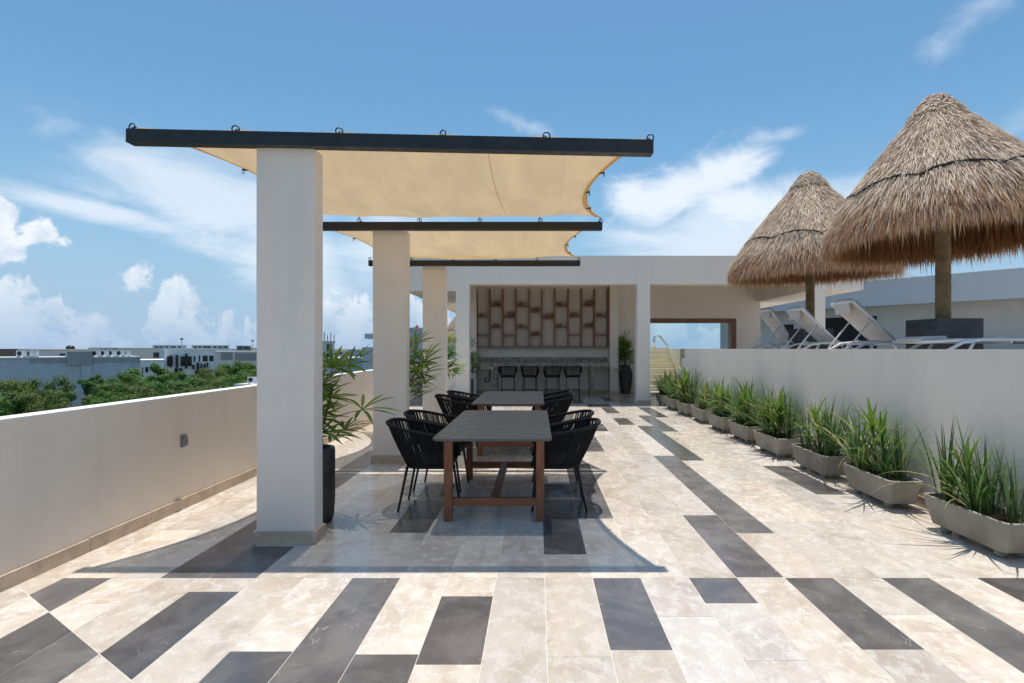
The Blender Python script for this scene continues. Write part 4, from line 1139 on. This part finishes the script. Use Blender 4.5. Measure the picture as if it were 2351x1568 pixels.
block('distant_block', 'long reddish flat building on the horizon at far left', -300, 246, 428, 320, 14, 'bldg_red', [(20, 60, 431, 436), (80, 120, 431, 436), (150, 220, 431, 436)])
for i, (a, b, yt, z, mt, lb) in enumerate(((250, 330, 434, 340, 'bldg_mid', 'tiny pale block on the horizon left of the water tank'), (520, 640, 432, 330, 'bldg_tan', 'tiny tan block on the horizon under the water tank'),
     (1440, 1640, 424, 150, 'bldg_white', 'low white roofline just behind the white villa'), (1945, 2010, 428, 230, 'bldg_white', 'small white house between two distant flat blocks'), (2130, 2300, 420, 205, 'bldg_white', 'pale distant house beside the thin right mast'))):
    block('distant_house', lb, a, b, yt, z, 12, mt)
o = thing('water_tank', 'dark water tank tower poking above the horizon at left', 'tank', (PX(X5(597), 150), 150, GZ))
mb = MB(); h0 = PH(Y5(432), 150) - GZ; h1 = PH(Y5(394), 150) - GZ; mb.box(-.5, .5, -.5, .5, 0, h0); mb.build('tower', M['bldg_dark'], o)
mb = MB(); mb.lathe([(.95, h0), (1.05, h0 + .3), (1.05, h1 - .6), (.6, h1 - .15), (.2, h1)], n=14); mb.build('tank', M['black_steel'], o)
for px, y0, y1, z, lb in ((1540, 330, 402, 178, 'thin radio mast above the distant white block'), (2142, 345, 425, 200, 'thin pole beside the nearest column on the horizon')):
    o = thing('mast', lb, 'mast', (PX(X5(px), z), z, GZ)); hh = PH(Y5(y0), z) - GZ
    mb = MB(); mb.tube([(0, 0, 0), (0, 0, hh)], [.3, .14], 6); mb.build('pole', M['bldg_dark'], o)
    mb = MB(); mb.box(-.5, .5, -.1, .1, hh - .8, hh - .2); mb.build('antenna', M['bldg_dark'], o)
# roof-top air conditioners
def ac_unit(x, y, z, label, group, s=1.0):
    o = thing('air_conditioner', label, 'air conditioner', (x, y, z), group=group)
    mb = MB(); mb.box(-.45 * s, .45 * s, -.17 * s, .17 * s, .08 * s, .72 * s); mb.build('case', M['white_frame'], o)
    mb = MB(); mb.lathe([(.25 * s, 0), (.25 * s, .02)], n=18); f = mb.build('fan_grille', M['win_dark'], o); f.rotation_euler = (radians(90), 0, 0); f.location = (-.1 * s, -.172 * s, .4 * s)
    mb = MB(); mb.box(-.4 * s, -.32 * s, -.17 * s, .17 * s, .0, .079 * s); mb.box(.32 * s, .4 * s, -.17 * s, .17 * s, .0, .079 * s); mb.build('feet', M['bldg_dark'], o)
for ai, px in enumerate((182, 250, 285, 820, 890, 955, 1030, 1075)):
    w_ = FACES[bG.name].world(FACES[bG.name].at(X5(px), 800)[0], -1.2)
    ac_unit(w_.x, w_.y, hG + .181, 'white rooftop air conditioner, %s from the left on the blank grey building' % ordn[ai], 'rooftop air conditioners', 1.15)
o, hN = block('lower_roof', 'low grey roof just below the parapet left of the nearest column', 545, 640, 890, 27, 5, 'bldg_grey', z5=False, turn=0)
ac_unit(PX(579, 27.6), 27.6, hN + .181, 'white air conditioner showing just above the parapet by the column', None, .45)
# things seen between the columns
o, h = block('concrete_tower', 'unfinished concrete building with rebar, right of the nearest column', 735, 768, 786, 70, 8, 'bldg_mid', [(750, 757, 790, 806), (758, 761, 790, 806), (749, 760, 811, 820)], z5=False)
for i in range(5):
    mb = MB(); x = -.8 + i * .4; mb.tube([(x, .5, h - GZ + .15), (x + .05, .5, h - GZ + 1.0 + .3 * (i % 2))], .05, 5); mb.build('rebar', M['bronze'], o)
block('stained_wall_building', 'blue-grey stained roof wall seen between first and second columns', 757, 905, 827, 44, 8, 'bldg_blue', z5=False)
block('small_house', 'green-roofed small house on the skyline between first two columns', 800, 826, 804, 160, 9, 'bldg_blue', [(805, 812, 808, 812)], z5=False)
block('small_house', 'tan small house on the skyline right of the concrete building', 772, 795, 806, 170, 9, 'bldg_tan', [(778, 786, 809, 813)], z5=False)
o, h = block('neighbour_building', 'grey neighbouring building behind the second and third columns', 905, 985, 758, 40, 9, 'bldg_grey', [(941, 946, 785, 793)], z5=False, turn=0.6)
fc = FACES[o.name]; a_, b_ = fc.at(836, 777), fc.at(905, 766)
mb = MB(); mb.box(a_[0], b_[0] - .13, .2, 5, a_[1] - GZ, b_[1] - GZ); mb.build('balcony_slab', M['bldg_grey'], o)
a_ = fc.at(829, 797); mb = MB(); mb.box(a_[0], b_[0] - .14, .4, 5, 0, a_[1] - GZ); mb.build('lower_wing', M['bldg_grey'], o)
mb = MB(); mb.lathe([(.12, h - GZ + .18), (.15, h - GZ + .3), (.05, h - GZ + .5)], (fc.at(952, 700)[0], 2, 0), 10); mb.build('beacon', M['red_paint'], o)
o, h = block('roof_terrace_building', 'grey roof terrace wall under the distant thatched umbrella', 1000, 1096, 795, 29, 7, 'bldg_grey', z5=False, turn=0)
u3 = make_umbrella('distant thatched umbrella half hidden by the left bar column', PX(1066, 31.5), 31.5, 1.0, 1.0, -1.15, 0, 1.0, z0=h + .0)
finish_umbrella(u3, False, .09, h + 1.2)
for c in u3.children:
    if c.name.startswith('pole'): c.location = (0, 0, 0)

# ------------------------------------------------------------------ trees
def crown_mesh(seed, nclump, per, leaf):
    rs = random.Random(seed); mb = MB()
    for c in range(nclump):
        while True:
            p = Vector((rs.uniform(-1, 1), rs.uniform(-1, 1), rs.uniform(-.9, 1)))
            if .25 < p.length < .9: break
        R = rs.uniform(.2, .38)
        for i in range(per):
            d = Vector((rs.gauss(0, 1), rs.gauss(0, 1), rs.gauss(.25, 1))).normalized()
            q_ = p + d * R * (rs.random() ** .4) * (1 if d.z > -.3 else .7)
            n = (d + Vector((rs.uniform(-.7, .7), rs.uniform(-.7, .7), rs.uniform(-.2, .9)))).normalized()
            u = n.orthogonal().normalized(); u = Matrix.Rotation(rs.uniform(0, 6.28), 3, n) @ u; w = n.cross(u)
            s = leaf * rs.uniform(.6, 1.25)
            mb.add([q_ - u * s, q_ + w * s * .5, q_ + u * s, q_ - w * s * .5], [(0, 1, 2, 3)])
    return mb.mesh('crown')
CR = [crown_mesh(200 + i, 24 + 3 * (i % 3), 300, (.045, .038, .05, .04, .06)[i]) for i in range(5)]
CZ = [sorted(v.co.z for v in me.vertices)[int(len(me.vertices) * .985)] for me in CR]
def tree(px, ytop, z, r, i, label=None, group='trees beyond the parapet', fm=None):
    ht = PH(ytop, z) - GZ; x = PX(px, z); rs = random.Random(i * 13 + 5)
    o = thing('tree', label or 'leafy green tree in the belt of trees beyond the left parapet', 'tree', (x, z, GZ), group=group)
    rz = min(r * 1.3, ht * .48)
    c = obj('crown', CR[i % 5], None, o, kind='stuff'); c.location = (0, 0, ht - rz * CZ[i % 5]); c.scale = (r * 1.1, r * 1.1, rz); c.rotation_euler = (0, 0, rs.uniform(0, 6.28))
    mb = MB(); b = ht - rz * 1.6
    mb.tube([(0, 0, 0), (.1, 0, b * .5), (0, .1, b), (.1, .1, ht - rz)], [.22, .17, .14, .07], 7)
    for k in range(5):
        a = rs.uniform(0, 6.28); mb.tube([(0, .1, b * .9), (cos(a) * r * .35, sin(a) * r * .35, b + rz * .5), (cos(a) * r * .7, sin(a) * r * .7, ht - rz * rs.uniform(.6, 1.1))], [.1, .07, .03], 5)
    mb.build('trunk', M['bark'], o)
for k, me in enumerate(CR):
    me.materials.append(M[('foliage', 'foliage2', 'foliage3', 'foliage', 'foliage3')[k]])
TREES = [(-40, 878, 46, 2.6), (8, 876, 44, 2.2), (52, 880, 46, 1.7), (98, 870, 45, 2.0), (128, 898, 42, 1.1), (30, 905, 38, 2.0), (84, 905, 38, 1.9), (-12, 915, 37, 2.4), (132, 930, 36, .9),
 (203, 868, 48, .7), (228, 862, 52, 1.0), (204, 912, 40, .7), (246, 884, 43, 1.5), (290, 860, 56, 1.7), (326, 843, 60, 2.3), (366, 848, 62, 2.2), (300, 888, 44, 1.8), (360, 880, 47, 2.1), (404, 854, 68, 2.0),
 (438, 862, 62, 2.1), (468, 850, 74, 2.3), (500, 846, 80, 2.2), (524, 838, 90, 2.6), (560, 834, 92, 2.8), (592, 828, 96, 3.2), (420, 882, 47, 1.9), (474, 872, 51, 2.2), (528, 866, 54, 2.1), (572, 858, 57, 2.3), (548, 846, 74, 2.4), (606, 842, 78, 2.8), (640, 832, 95, 3.4),
 (240, 918, 36, 1.5), (316, 908, 38, 1.8), (216, 942, 34, 1.2), (386, 902, 39, 1.8), (448, 893, 41, 1.7), (510, 888, 42, 1.6), (790, 834, 125, 4.2), (825, 832, 130, 4.2), (858, 834, 120, 4.0), (775, 842, 100, 3.6), (880, 830, 140, 4), (270, 902, 40, 1.4), (345, 868, 52, 1.6), (560, 878, 44, 1.6)]
special = {9: 'dark open-crowned tree rising against the blank grey wall', 4: 'low tree at the right end of the leftmost tree group', 14: 'rounded bright green tree in front of the white villa\'s left side', 24: 'tall tree beside the nearest column on the skyline', 38: 'green tree seen between the first two columns, left one'}
for i, (px, yt, z, r) in enumerate(TREES):
    reg = 'leafy tree in the leftmost tree group, left of the bare patch of grey wall' if px < 170 else 'leafy tree in front of the blank grey wall, right of its bare patch' if px < 325 else 'leafy tree below the white villa beyond the parapet' if px < 495 else 'leafy tree between the white villa and the nearest column' if px < 700 else 'distant tree seen between the first two columns'
    tree(px, yt, z, r, i, special.get(i, reg))
# far-off wood that closes the plain
rs = random.Random(77); mb = MB()
for i in range(2600):
    z = rs.uniform(130, 900) ; x = rs.uniform(-1.25, 1.25) * z
    h = rs.uniform(5, 8.2); w = rs.uniform(2.5, 5)
    for k in range(3):
        a = rs.uniform(0, 3.14); c = Vector((x + rs.uniform(-2, 2), z + rs.uniform(-2, 2), GZ)); u = Vector((cos(a), sin(a), 0)) * w * rs.uniform(.5, 1)
        hh = h * rs.uniform(.75, 1)
        mb.add([c - u * .8, c + u * .8, c + u + Vector((0, 0, hh * .7)), c + u * .4 + Vector((0, 0, hh)), c - u * .5 + Vector((0, 0, hh * .95)), c - u + Vector((0, 0, hh * .6))], [(0, 1, 2, 3, 4, 5)])
w_ = mb.build('distant_wood', M['foliage2'], kind='stuff'); tag(w_, 'far dark green wood along the horizon', 'wood')
